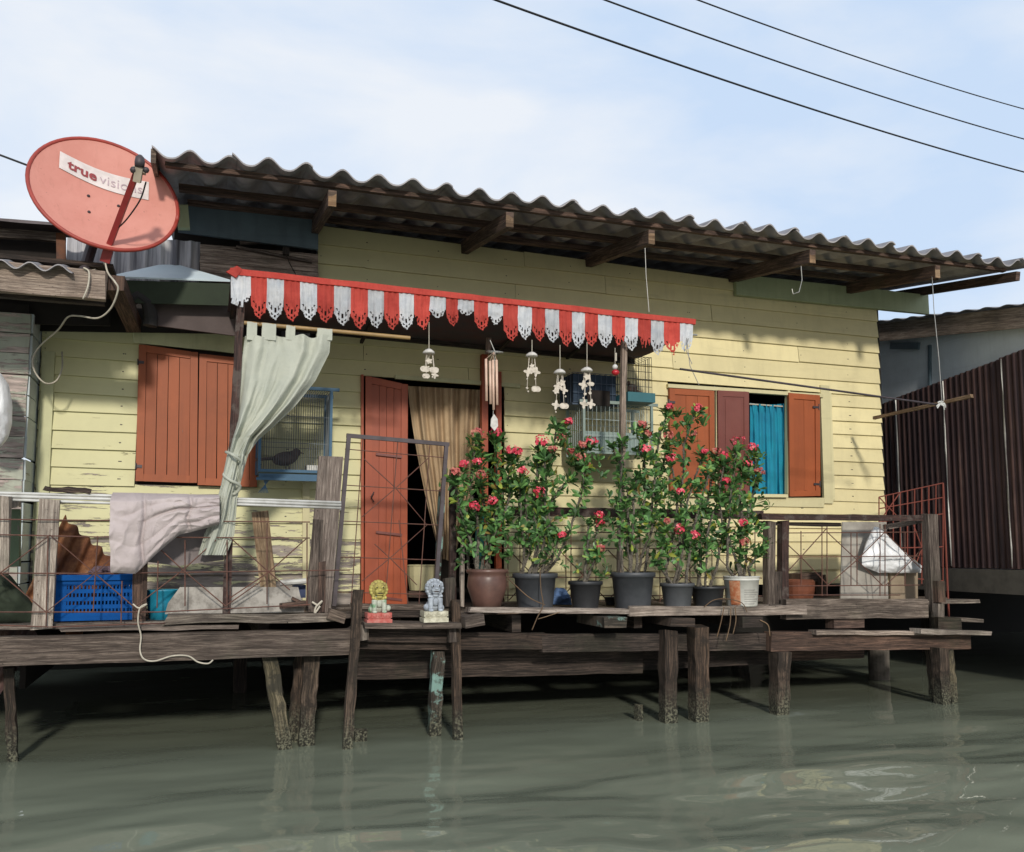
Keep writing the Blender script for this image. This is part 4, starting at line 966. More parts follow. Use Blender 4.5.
b = MB(); b.box((A.x + .36, 6.95, z0 + .002), (A.x + .52, 7.08, z0 + .05)); b.build('seed_tray', M['wire_pale'], t_)
aqua = plain('pale aqua cage plastic', (.20, .27, .25), .5, scale=5, second=(.27, .33, .30)); aqw = plain('aqua wire', (.38, .46, .46), .5)
t_, A, B, z0, h = cage('bird_cage', 'large pale aqua wire cage hung low on the wall behind the flowers', 584, 405, 652, 452, 6.75, .36, 16, aqw, aqua)
b = MB(); b.box((A.x + .01, 6.78, z0 + .01), (B.x - .02, 6.79 + .3, z0 + h * .42)); b.build('base_tray', aqua, t_)
t_, A, B, z0, h = cage('bird_cage', 'dark blue covered cage on top of the large aqua one', 573, 374, 618, 403, 6.78, .33, 8, plain('navy wire', (.05, .08, .13), .5), None)
b = MB(); b.box((A.x + .01, 6.8, z0 + .005), (B.x - .01, 7.1, z0 + h - .005)); b.build('cover', plain('navy cover cloth', (.025, .045, .075), .9, scale=6), t_)
b = MB(); p = at(598, 398, 6.74)
b.bar(p - Vector((.1, 0, 0)), p + Vector((.11, 0, 0)), .13, .01); b.build('side_board', M['interior'], t_)
t_, A, B, z0, h = cage('bird_cage', 'dark wire cage with a teal tray to the right of the awning post', 629, 357, 652, 394, 6.6, .28, 7, plain('black wire', (.05, .06, .055), .5), None, hb=(0, .2, .4, .6, .8, 1))
b = MB(); b.box((A.x - .02, 6.58, z0 - .07), (B.x + .02, 6.9, z0 + .01)); b.build('tray', paint('teal tray', (.03, .14, .17), grime=.3), t_)
b = MB(); b.sphere((A.x + .08, 6.7, z0 + .06), (.05, .04, .045), 10); b.bar((A.x + .1, 6.7, z0 + .05), (A.x + .19, 6.7, z0 + .02), .015, .03); b.sphere((A.x + .045, 6.7, z0 + .105), .022, 8)
c = b.build('caged_bird', plain('brown feathers', (.10, .07, .06), .9, scale=30), None, smooth=True); tag(c, 'small brown bird in the teal-trayed cage', 'bird')

# ---------------------------------------------------- green curtain and rod
b = MB(); b.tube([at(236, 322, 6.1), at(410, 338, 6.1)], .014, 10); c = b.build('curtain_rod', plain('bamboo rod', (.34, .22, .09), .5, scale=9)); tag(c, 'bamboo curtain rod under the left half of the awning', 'rod')
rows = [(336, 245, 331), (352, 243, 330), (380, 239, 316), (405, 236, 296), (425, 233, 275), (440, 230, 258), (455, 227, 248), (470, 224, 244), (485, 221, 240), (500, 217, 237), (515, 213, 236), (535, 204, 234), (555, 198, 226)]
cu_ = MB()
def curt(a, v):
    t = v * (len(rows) - 1); i = min(int(t), len(rows) - 2); k = t - i
    yy, xl, xr = [rows[i][q] * (1-k) + rows[i+1][q] * k for q in range(3)]
    w = xr - xl; amp = .018 + .05 * (1 - min(1, w / 90))
    sk = 8 * a * (1 - v)
    if v > .4: amp = .03
    f = amp * math.sin((19 if v < .4 else 19 - 40 * (v - .4) if v < .65 else 9) * a + 2 * v + 3.2 * noise.noise(Vector((a * 2.3, v * 2.2, 0)))) + .012 * noise.noise(Vector((a * 14, v * 6, 1))) + .014 * abs(noise.noise(Vector((a * 9 + v * 5, v * 11 - a * 4, 6))))  + .02 * noise.noise(Vector((a * 9, v * 5, 3)))
    bulge = -.05 * math.sin(math.pi * a) * min(1, v * 4)
    yy2 = yy
    if v < .7: yy2 += (-6 if False else 0)
    return at(xl + w * a, yy2, 6.08) + Vector((0, f + bulge - (.03 if v > .5 else 0), .010 * math.sin(a * 22) * max(0, 1 - v * 3)))
cu_.grid(curt, 160, 150)
c = cu_.build('patio_curtain', cloth('pale sage curtain cloth', (.54, .56, .48), (.44, .47, .41), trans=.12, scale=4, weave=.4), None, smooth=True); tag(c, 'pale green tab-top curtain tied to the left awning post', 'curtain')
for (x0, x1) in ((247, 257), (262, 276), (286, 295), (317, 332)):
    b = MB(); y_ = 323 + (x0 - 236) * .092
    loop = []
    for i in range(9):
        a = math.pi * i / 8
        loop.append((-.02 * math.cos(a), .018 * math.sin(a)))
    p0 = at(x0, y_, 6.1); p1 = at(x1, y_ + 1, 6.1); low = at((x0 + x1) / 2, 337, 6.08).z
    prof = [(-.02, low - p0.z - .02)] + loop + [(.02, low - p0.z - .02)]
    def lf(a, v, prof=prof, p0=p0, p1=p1):
        t = v * (len(prof) - 1); i = min(int(t), len(prof) - 2); k = t - i; o = (prof[i][0] * (1-k) + prof[i+1][0] * k, prof[i][1] * (1-k) + prof[i+1][1] * k)
        return p0 * (1-a) + p1 * a + Vector((0, o[0] - .003 * math.sin(a * 6), o[1]))
    b.grid(lf, 5, 20); b.build('tab', c.data.materials[0], c, smooth=True)
b = MB(); b.tube(spl([at(226, 452, 6.06), at(233, 455, 5.96), at(242, 463, 6.02), at(236, 470, 6.1), at(224, 474, 6.04), at(230, 480, 5.96), at(240, 486, 6.0), at(234, 494, 6.04), at(226, 489, 6.0)]), .010, 8); b.build('tie', c.data.materials[0], c, smooth=True)

# ------------------------------------------------------------- left clutter
pp = thing('pipe_bundle', 'bundle of dull white plastic pipes lashed across the left railing', 'pipes', at(200, 498, 6.1))
for i, (y0, y1, r) in enumerate(((493.5, 498, .009), (496, 500.5, .011), (499, 503.5, .009), (495, 505, .007))):
    b = MB(); b.tube([at(-60, y0 - 2, 6.08 + .012 * i), at(110, y0 + 2.2 + i, 6.08), at(230, y0 + 5, 6.1), at(341, y1 + 4.5, 6.1 + .01 * i)], r, 8); b.build('pipe', M['pvc'], pp, smooth=True)
duv = cloth('dusty mauve quilt cloth', (.50, .44, .44), (.40, .345, .35), scale=4, weave=.4)
q = MB()
def qbot(a):
    if a < .22: return 572 + 6 * a
    if a < .62: return 573 - (a - .22) / .4 * 38
    return 535 - (a - .62) / .38 * 10
def quilt(a, v):
    xx = 113 + 106 * a; yt = 492.5 + 2.5 * a; yb = qbot(a); yy = yt + (yb - yt) * v
    f = -.045 - .03 * math.sin(math.pi * min(1, v * 1.05)) - .02 * noise.noise(Vector((a * 3.2, v * 2.5, 2)))
    f -= .022 * abs(math.sin(a * 7.5 + v * 1.3)) ** .6
    for s0 in (.30, .72): f += .022 * math.exp(-((a - s0 - .02 * math.sin(v * 6)) / .018) ** 2)
    f += .018 * math.exp(-((v - .40 - .02 * math.sin(a * 9)) / .03) ** 2) * (a > .3)
    f -= .020 * (.5 - abs(noise.noise(Vector((a * 7 + v * 2, v * 5 - a * 3, 5))))) ** 2 * 2; f -= .003 * abs(noise.noise(Vector((a * 14, v * 10, 2))))
    if v < .08: f += .05 * (1 - v / .08) ** 2
    if v > .9: f += .035 * ((v - .9) / .1) ** 2
    f -= .10 * min(1, v * 8); f -= .014 * abs(math.sin(v * 9 + a * 3 + 2 * noise.noise(Vector((a * 4, v * 4, 1)))))
    xx += 4 * v * (a < .9) * noise.noise(Vector((v * 3, a * 2, 8)))
    return at(xx, yy, 6.08) + Vector((0, f, 0))
q.grid(quilt, 130, 90)
def quiltb(a, v):
    xx = 132 + 92 * a; yy = 494 + (72 - 12 * abs(a - .5)) * v
    return at(xx, yy, 6.14) + Vector((0, .03 + .05 * math.sin(math.pi * v) + .03 * noise.noise(Vector((a * 5, v * 3, 0))), 0))
q.grid(quiltb, 40, 24, 1)  # hanging back half takes a darker cloth, its shade put into the colour
c = q.build('quilt', [duv, cloth('shaded quilt cloth', (.22, .19, .19), (.16, .14, .14))], None, smooth=True); tag(c, 'dusty mauve quilt hung over the white pipes to dry', 'quilt')
b = MB(); b.poly([at(113, 560, 6.0), at(121, 562, 6.0), at(120, 573, 6.0), at(114, 570, 6.0)], .004, (0, 1, 0)); b.build('care_label', M['pvc'], c)
b = MB(); b.bar(at(45, 489, 6.08), at(92, 491, 6.08), .03, .05, rough=.006, seg=6); c = b.build('driftwood_plank', M['wood_dark']); tag(c, 'short dark plank resting on the white pipes at the far left', 'plank')
# fence
lf_ = thing('wire_fence', 'rusty welded rod fence panel along the left edge of the deck', 'fence', at(150, 625, 6.02))
g = [[(-30, 519), (110, 520.5), (310, 522)], [(-30, 534), (100, 537), (310, 538)], [(-30, 573), (100, 573.5), (350, 570)], [(-30, 612), (158, 612), (310, 604.6)], [(-30, 624), (50, 627), (165, 623)],
     [(97.7, 536), (93, 612)], [(122, 581), (121, 623)], [(158, 561), (157, 608)], [(0, 573), (50, 535), (95, 573.5), (46, 612), (0, 573)], [(-20, 590), (0, 573)], [(-20, 556), (0, 573)], [(95, 573.5), (140, 612)], [(95, 573.5), (112, 558)],
     [(160, 549), (183, 570), (225.5, 606)], [(136, 606), (183, 570), (216, 540)], [(225.5, 606), (261, 581)], [(185, 540), (185, 606)], [(227, 540), (227, 606)], [(230, 537.5), (269, 572), (290, 590)], [(306, 539), (269, 572), (230, 598)], [(267, 523), (267, 604)], [(307, 523), (307, 604)], [(48, 537), (46, 627)]]
wires(g, 6.0, .0042, 'rods', parent=lf_, j=.004)
b = MB(); b.bar(at(50, 500, 6.05), at(42, 629, 6.05), .115, .035, rough=.004); c = b.build('fence_post', M['wood_pale']); tag(c, 'pale bleached board post in front of the rusty sheet', 'post')
b = MB(); b.bar(at(3, 497, 6.05), at(1, 575, 6.05), .08, .05, rough=.006); b.bar(at(12, 497, 6.2), at(12, 508, 6.2), .09, .08, rough=.004); c = b.build('fence_post', M['wood_pale']); tag(c, 'broken pale post at the very left edge of the photo', 'post')
b = MB(); b.bar(at(11, 510, 6.3), at(10, 566, 6.3), .11, .05, rough=.004); c = b.build('green_board', paint('mossy green board', (.11, .16, .09), peel=.6, grime=.6)); tag(c, 'mossy green board standing behind the left fence', 'board')
# rusty corrugated sheet (leaning, waves across) 
t = NT('orange rusted iron'); vo = t.vec('Object', (1, 1, 1), False); g1 = t.noise(vo, 5, 7, .7)
cc = t.ramp(g1, [(.32, (.035, .02, .015)), (.48, (.13, .045, .018)), (.6, (.24, .10, .04)), (.75, (.36, .28, .2))]); t.bump(g1, .4, .01); orust = t.done(cc, .8, .1)
b = MB(); O = at(38, 634, 6.35); e1 = (at(66, 653, 6.35) - at(28, 617, 6.35)); e2 = at(62, 530, 6.55) - at(25, 600, 6.35)
corrugated(b, at(22, 598, 6.3), at(64, 634, 6.3) - at(22, 598, 6.3), at(58, 526, 6.6) - at(22, 598, 6.3), .44, .64, (.55, -.6, .5), .105, .036, thick=.004, k=12, nv=8, ragged=.05)
c = b.build('corrugated_offcut', orust); tag(c, 'orange rusted corrugated sheet leaning beside the blue crate', 'metal sheet')
b = MB(); corrugated(b, at(-20, 560, 6.4), at(34, 630, 6.3) - at(-20, 560, 6.4), Vector((-.3, .1, -.5)), .62, .5, (0, -1, 0), .078, .02, thick=.004, k=10, nv=4); c = b.build('corrugated_offcut', rusty); tag(c, 'dark rusted corrugated sheet slumped in the left corner of the deck', 'metal sheet')
blobsheet('green_tarp', [(575, -20, 10), (590, -20, 22), (605, -20, 34), (624, -20, 40)], 6.28, cloth('dark green tarp cloth', (.015, .025, .014), (.03, .04, .025)), .08, 'dark green tarpaulin heaped at the left edge of the deck', 'tarpaulin', 4, 3)
# blue crate
cr = thing('plastic_crate', 'bright blue perforated plastic crate behind the left fence', 'crate', at(97, 624, 6.25))
cb_ = plain('blue crate plastic', (.002, .075, .30), .75, scale=6, second=(.002, .055, .22)); cb_.node_tree.nodes['Principled BSDF'].inputs['Specular IOR Level'].default_value = .15
A = at(56, 624, 6.2); B = at(136, 624, 6.2); topz = at(136, 577, 6.2).z; zb = DECK + .0
b = MB(); W = B.x - A.x; H = topz - zb; cols = 22; rws = 11
def crate_side(p, q):
    p = Vector(p); q = Vector(q)
    for r in range(rws):
        z0_ = zb + H * r / rws; z1_ = zb + H * (r + 1) / rws
        if r in (0, 1, 3, 5, 7, 9, 10): b.bar((p.x, p.y, (z0_ + z1_) / 2), (q.x, q.y, (z0_ + z1_) / 2), z1_ - z0_ + .0005, .012)
    for i in range(cols + 1):
        t = i / cols; c_ = p * (1-t) + q * t; b.bar((c_.x, c_.y + .001, zb), (c_.x, c_.y + .001, topz), W / cols * (.45 if 2 < i < cols - 1 else 1.05), .011)
crate_side((A.x, 6.2, 0), (B.x, 6.2, 0)); crate_side((A.x, 6.62, 0), (B.x, 6.62, 0)); crate_side((A.x, 6.21, 0), (A.x, 6.61, 0)); crate_side((B.x, 6.21, 0), (B.x, 6.61, 0))
b.build('basket', cb_, cr)
b = MB(); b.bar((A.x - .02, 6.19, topz), (B.x + .02, 6.19, topz), .035, .03); b.bar((A.x - .02, 6.63, topz), (B.x + .02, 6.63, topz), .035, .03); b.bar((A.x, 6.2, topz), (A.x, 6.62, topz), .03, .035); b.bar((B.x, 6.2, topz), (B.x, 6.62, topz), .03, .035); b.build('rim', cb_, cr)
b = MB(); b.bar(at(141, 545, 6.15), at(139, 628, 6.15), .085, .06, rough=.005); c = b.build('fence_post', M['wood_brown']); tag(c, 'brown post between the blue crate and the teal tub', 'post')
blobsheet('rag_bundle', [(566, 95, 118), (572, 88, 118), (578, 90, 120)], 6.3, cloth('purple grey rag cloth', (.15, .10, .13)), .1, 'purple grey rags on top of the blue crate', 'rags', 5, 9)
b = MB(); b.lathe([(.085, 0), (.10, .1), (.115, .19), (.13, .2), (.11, .195), (.09, .05)], at(163, 620, 6.3) , 20); c = b.build('plastic_tub', plain('cyan plastic', (.02, .27, .42), .4), None, smooth=True); tag(c, 'cyan plastic tub between the brown post and the grey slab', 'tub')
b = MB(); b.poly([at(180, 587, 6.16), at(298, 587, 6.16), at(304, 612, 6.13), at(165, 614, 6.13), at(168, 603, 6.14)], .03, (0, 1, 0)); c = b.build('fibre_board', plain('mottled grey fibre board', (.36, .34, .31), .9, scale=9, second=(.20, .185, .165), bump=.1, thr=(.45, .6))); tag(c, 'mottled grey board standing on edge along the left deck', 'board')
b = MB(); b.bar(at(260, 513, 6.3), at(270, 604, 6.14), .105, .03, rough=.005); c = b.build('leaning_plank', M['wood_warm']); tag(c, 'tan plank with rough edge leaning behind the grey board', 'plank')
def post(x0, y0, x1, y1, w, Y, mat, label, name='post', d=.045, cat='post'):
    b = MB(); b.bar(at(x0, y0, Y), at(x1, y1, Y), px(at(x0, y0, Y), w), d, rough=.004); c = b.build(name, M[mat]); tag(c, label, cat); return c
post(331, 457, 318, 612, 24, 6.14, 'wood_pale', 'broad weathered plank standing left of the gate frame', 'tall_plank', cat='plank')
post(318, 520, 313, 612, 10, 6.12, 'wood', 'narrow grey plank in front of the broad weathered plank', 'tall_plank', cat='plank')
post(322, 562, 321, 612, 7, 6.10, 'wood_brown', 'thin brown lath lashed to the broad plank', 'lath', .03, 'lath')
b = MB(); b.bar(at(281, 606, 6.08), at(306, 603, 6.1), .035, .1, rough=.002); b.bar(at(292, 598, 6.1), at(305, 604, 6.1), .02, .05); c = b.build('timber_offcuts', M['wood_brown']); tag(c, 'reddish brown timber offcuts in front of the broad plank', 'offcuts')
b = MB(); b.box(at(294, 598, 6.5) , at(306, 585, 6.5) + Vector((0, .15, 0))); c = b.build('small_box', plain('navy box', (.02, .04, .12), .5)); tag(c, 'small navy box behind the broad plank', 'box')
b = MB(); b.tube([at(280, 583, 6.4), at(306, 581, 6.4)], .02, 8); c = b.build('rolled_sheet', M['pvc']); tag(c, 'rolled white sheet lying on the navy box', 'roll')
def rope(pts, r, label, name='rope', mat='rope', cat=None):
    b = MB(); b.tube(spl(pts), r, 6); c = b.build(name, M[mat], None, smooth=True); tag(c, label, cat or 'rope')
rope([at(133, 604, 5.96), at(139, 608, 5.95), at(147, 604, 5.96), at(140, 608, 5.95), at(138, 622, 5.97), at(141, 636, 5.99), at(140, 650, 5.99), at(144, 659, 5.98), at(155, 661, 5.98), at(172, 656, 5.99), at(188, 656, 5.99), at(198, 662, 5.98), at(208, 663.5, 5.98), at(213, 660, 5.99)], .005, 'thin pale string dangling over the left front beam')
rope([at(312, 602, 6.05), at(318, 605, 6.05), at(322, 601, 6.04), at(316, 607, 6.04), at(315, 613, 6.04), at(320, 606, 6.04)], .007, 'knotted white cord at the foot of the broad plank')
# gate
gate = thing('gate_frame', 'dark steel gate frame with rusty rods standing in front of the red door', 'gate', at(390, 604, 6.2))
b = MB(); w = .028
b.bar(at(349, 434, 6.2), at(334, 606, 6.2), w, w); b.bar(at(346.5, 435.5, 6.2), at(449, 444.5, 6.2), w, w * .98); b.bar(at(446.5, 443, 6.2), at(434.5, 604, 6.2), w, w)
b.build('frame', M['steel'], gate)
g = [[(345, 449), (443, 457.6)], [(343, 485), (441, 491)], [(341, 521), (438, 525)], [(338, 557), (437, 560)], [(337, 592), (434, 594.5)], [(398, 439), (385, 604)], [(430, 442), (419, 604)], [(363, 438), (351, 604)],
     [(429, 457.6), (395.8, 488), (362, 517)], [(364, 459), (395.8, 488), (427, 525), (390, 558), (362, 581)], [(374.6, 544), (390, 558), (417, 585)], [(399, 520), (408, 604)]]
wires(g, 6.2, .0035, 'rods', 'rust_thin' if 'rust_thin' in M else 'metal_wire', gate)
post(442, 490, 436, 604, 6, 6.45, 'pile_teal', 'thin post with flaking pale teal paint beside the gate frame', 'painted_post', .04)
post(453, 470, 452, 606, 7, 6.5, 'wood_plum', 'plum brown post behind the brown clay pot', 'post', .04)
post(463, 520, 462, 606, 4, 6.35, 'wood_pale', 'thin pale lath left of the brown clay pot', 'lath', .02, 'lath')
post(449, 578, 449, 606, 10, 6.1, 'wood_dark', 'short dark stump between the gate and the brown pot', 'stump', .06, 'stump')
M['tealp'] = paint('bright teal paint', (.02, .26, .22)); post(480, 515, 480, 600, 8, 6.85, 'tealp', 'teal board standing behind the first potted plant', 'board', .03, 'board')

rope([at(505, 575, 6.2), at(515, 585, 6.1), at(530, 598, 6.0), at(545, 605, 5.98)], .004, 'dry twig trailing in front of the first grey pot', 'dry_twig', 'wood_warm', 'twig')
rope([at(540, 570, 6.05), at(541, 590, 6.0), at(543, 605, 5.97), at(537, 618, 5.95), at(532, 630, 5.95)], .004, 'dry twig hanging over the deck edge below the first grey pot', 'dry_twig', 'wood_warm', 'twig')
rope([at(560, 612, 5.95), at(548, 616, 5.95), at(538, 619, 5.95)], .003, 'short dry side twig below the first grey pot', 'dry_twig', 'wood_warm', 'twig')
rope([at(704, 607, 5.97), at(714, 600, 5.95), at(728, 599, 5.95), at(742, 603, 5.95), at(747, 612, 5.95)], .0035, 'arched dry stem in front of the white bucket', 'dry_twig', 'wood_warm', 'twig')
for i, (a, bb, cc_, lb) in enumerate((((724, 607), (721, 622), (717, 637), 'left of the three dry roots dangling below the white bucket'), ((731, 607), (730, 624), (726, 641), 'middle dry root dangling below the white bucket'), ((735, 607), (736, 620), (733, 634), 'right of the three dry roots dangling below the white bucket'), ((760, 620), (768, 625), (770, 636), 'dry root hanging right of the white bucket'))):
    rope([at(*a, 5.94), at(*bb, 5.93), at(*cc_, 5.94)], .004, lb, 'dry_root', 'wood_warm', 'root')
# white bag on the left neighbour
blobsheet('plastic_sack', [(372, -15, 0), (385, -25, 9), (405, -30, 12.5), (425, -30, 12), (438, -25, 8), (447, -10, 1)], 6.6, M['plastic'], .12, 'white plastic sack hanging against the grey green wall at the left edge', 'sack', 3, 5)
blobsheet('blue_bag', [(588, 556, 564), (596, 552, 570), (605, 550, 572)], 6.62, cloth('blue cloth bag', (.10, .18, .36)), .06, 'crumpled blue bag behind the small black pot', 'bag', 4, 6)

# ------------------------------------------------------------------ statues
def crease_shade(mat, dark):  # hollows darkened and ridges lightened in the colour, as crevice shade
    nt_ = mat.node_tree; b_ = nt_.nodes['Principled BSDF']; src = b_.inputs['Base Color'].links[0].from_socket
    g_ = nt_.nodes.new('ShaderNodeNewGeometry'); rp_ = nt_.nodes.new('ShaderNodeValToRGB'); rp_.color_ramp.elements[0].position = .44; rp_.color_ramp.elements[0].color = (.22, .20, .18, 1); rp_.color_ramp.elements[1].position = .53; rp_.color_ramp.elements[1].color = (1.1, 1.1, 1.1, 1)
    nt_.links.new(g_.outputs['Pointiness'], rp_.inputs[0]); m_ = nt_.nodes.new('ShaderNodeMix'); m_.data_type = 'RGBA'; m_.blend_type = 'MULTIPLY'; m_.inputs[0].default_value = 1
    nt_.links.new(src, m_.inputs[6]); nt_.links.new(rp_.outputs[0], m_.inputs[7]); nt_.links.new(m_.outputs[2], b_.inputs['Base Color'])
def lion(name, label, x_, yb, mats, Y, flip=1):
    t_ = thing(name, label, 'statue', (0, 0, 0)); P = at(x_, yb, Y); P.z = STEPZ; t_.location = P
    s_ = px(P, 43) / .30      # overall height 0.30 * s_
    base = MB()
    def bx(w, d, z0, z1): base.box((P.x - w/2*s_, P.y - d/2*s_, P.z + z0*s_), (P.x + w/2*s_, P.y + d/2*s_, P.z + z1*s_))
    bx(.175, .13, 0, .030); bx(.155, .115, .030, .040); bx(.17, .128, .040, .075)
    for i in range(5): base.sphere((P.x + (-.07 + .035 * i) * s_, P.y - .064 * s_, P.z + .058 * s_), (.016 * s_, .006 * s_, .014 * s_), 8)
    base.build('plinth', mats[2], t_)
    b = MB()
    def S(x, y, z, r, **k): b.sphere((P.x + x * s_, P.y + y * s_, P.z + z * s_), tuple(q * s_ for q in r) if isinstance(r, tuple) else r * s_, 14, **k)
    S(0, .02, .11, (.058, .05, .045)); S(0, .0, .15, (.045, .042, .055)); S(-.045, .0, .095, (.026, .04, .028)); S(.045, .0, .095, (.026, .04, .028))
    for sx in (-1, 1):
        b.tube([Vector((P.x, P.y, P.z)) + Vector((sx * .032, -.028, .16)) * s_, Vector((P.x, P.y, P.z)) + Vector((sx * .034, -.04, .12)) * s_, Vector((P.x, P.y, P.z)) + Vector((sx * .034, -.042, .08)) * s_], [.022 * s_, .017 * s_, .016 * s_], 10)
        S(sx * .034, -.052, .082, (.018, .022, .012))
    S(flip * .062, -.03, .105, .022); S(0, -.03, .14, (.03, .02, .03))
    body = b
    h = MB()
    def S2(x, y, z, r): h.sphere((P.x + x * s_, P.y + y * s_, P.z + z * s_), tuple(q * s_ for q in r) if isinstance(r, tuple) else r * s_, 14)
    S2(0, -.01, .235, (.05, .046, .05)); S2(0, -.05, .222, (.032, .022, .024)); S2(0, -.068, .232, (.013, .01, .009)); S2(-.022, -.052, .250, (.014, .012, .012)); S2(.022, -.052, .250, (.014, .012, .012))
    S2(0, -.052, .203, (.026, .02, .010)); S2(0, -.045, .185, (.02, .016, .014))
    S2(-.046, -.015, .262, (.014, .01, .016)); S2(.046, -.015, .262, (.014, .01, .016))
    for i in range(13):
        a = math.pi * (-.25 + 1.5 * i / 12); S2(math.cos(a) * .052, -.012, .232 + math.sin(a) * .052, .0155)
        S2(math.cos(a) * .046, .02, .232 + math.sin(a) * .05, .019)
    for i in range(7): S2(-.042 + .014 * i, -.035, .178 - .008 * math.sin(math.pi * i / 6), .012)
    for mb, nm, mt in ((body, 'body', mats[1]), (h, 'head', mats[0])):
        o = mb.build(nm, mt, t_); md = o.modifiers.new('m', 'REMESH'); md.mode = 'VOXEL'; md.voxel_size = .0032 * s_; md.use_smooth_shade = True
    f = MB()
    for sx in (-1, 1): f.sphere((P.x + sx * .022 * s_, P.y - .064 * s_, P.z + .250 * s_), .006 * s_, 8)
    f.sphere((P.x, P.y - .070 * s_, P.z + .211 * s_), (.02 * s_, .006 * s_, .005 * s_), 8)
    f.build('eyes_and_mouth', M['wood_dark'], t_)
st_y = plain('worn yellow paint', (.50, .44, .12), .7, scale=22, second=(.28, .22, .07), bump=.4); st_g = plain('pale green grey paint', (.45, .48, .40), .7, scale=16, second=(.12, .28, .14), bump=.3, thr=(.5, .62)); st_r = plain('worn pink red plinth', (.50, .20, .17), .8, scale=24, second=(.40, .05, .04), bump=.3)
st_b = plain('pale blue grey stone', (.42, .47, .53), .8, scale=25, second=(.22, .25, .30), bump=.4); st_c = plain('cream stone', (.62, .60, .48), .8, scale=24, second=(.30, .28, .2), bump=.3)
for m_ in (st_y, st_g, st_b): crease_shade(m_, 0)
lion('guardian_lion', 'guardian lion statue with yellow mane on a red plinth', 378, 623, (st_y, st_g, st_r), 5.95, 1)
lion('guardian_lion', 'pale blue grey guardian lion statue on a cream plinth', 434, 621, (st_b, st_b, st_c), 5.95, -1)

# ------------------------------------------------------------- potted plants
leafA = leafmat('crown of thorns leaf', (.05, .125, .038), (.11, .24, .07)); leafB = leafmat('soft green leaf', (.04, .11, .04), (.06, .17, .06))
t = NT('thorny grey stem'); g1 = t.noise(t.vec('Object', (1, 1, 1), False), 60, 4); t.bump(g1, .8, .01); stemm = t.done(t.ramp(g1, [(.35, (.04, .035, .028)), (.65, (.17, .15, .12))]), .9)
t = NT('coral red bracts'); gg_ = t.n('ShaderNodeNewGeometry'); petal = t.done(t.ramp(gg_.outputs['Random Per Island'], [(0, (.50, .02, .05)), (.6, (.70, .07, .12)), (1, (.80, .24, .26))]), .55)
t = NT('fading pink bracts'); gg_ = t.n('ShaderNodeNewGeometry'); petal2 = t.done(t.ramp(gg_.outputs['Random Per Island'], [(0, (.30, .05, .05)), (.6, (.55, .14, .12)), (1, (.45, .28, .18))]), .6)
def leaf(mb, p, d, up, L, W):
    d = d.normalized(); s_ = d.cross(up); s_ = s_.normalized() if s_.length > 1e-4 else Vector((1, 0, 0)); u = s_.cross(d); n = len(mb.v)
    bend = U(-.25, .35)
    for (t, w) in ((0, .08), (.35, .6), (.7, 1.), (.93, .6)):
        c = p + d * (L * t) - u * (bend * L * t * t); 
        mb.v += [tuple(c - s_ * W/2 * w + u * .12 * W * w), tuple(c - u * .0), tuple(c + s_ * W/2 * w + u * .12 * W * w)]
    mb.v.append(tuple(p + d * L - u * bend * L))
    for i in range(3):
        for k in range(2): mb.face((n + i*3 + k, n + i*3 + k + 1, n + i*3 + 3 + k + 1, n + i*3 + 3 + k))
    mb.face((n + 9, n + 10, n + 12)); mb.face((n + 10, n + 11, n + 12))
def rosette(mb, p, axis, n, L):
    for i in range(n):
        a = U(0, 6.28); el = U(.05, 1.1); o = axis.orthogonal().normalized(); o.rotate(Matrix.Rotation(a, 3, axis))
        d = o * math.cos(el) + axis * math.sin(el); leaf(mb, p + d * .004 - axis * U(0, .05), d, axis, L * U(.45, 1.25), L * U(.34, .48))
def flower(p, s_, parent, fading):
    mb = MB(); s_ *= 1.25
    for i in range(int(16 + s_ * 2)):
        d = Vector((U(-1, 1), U(-1, .5), U(-.7, 1))).normalized(); c = p + Vector((d.x * s_, d.y * s_ * .8, d.z * s_ * .75)) * U(.5, 1)
        nrm = (d + Vector((U(-.3, .3), U(-.5, 0), U(-.2, .4)))).normalized(); e = nrm.orthogonal().normalized(); g = nrm.cross(e); r = U(.009, .013)
        ang = U(0, 6.28)
        for sgn in (1, -1):
            cc = c + (e * math.cos(ang) + g * math.sin(ang)) * sgn * r * .8; n = len(mb.v)
            for k in range(7):
                a = 2 * math.pi * k / 7; mb.v.append(tuple(cc + (e * math.cos(a) + g * math.sin(a)) * r + nrm * (.003 * math.cos(2 * a))))
            mb.face(range(n, n + 7))
    mb.build('flower_cluster', petal2 if fading else petal, parent)
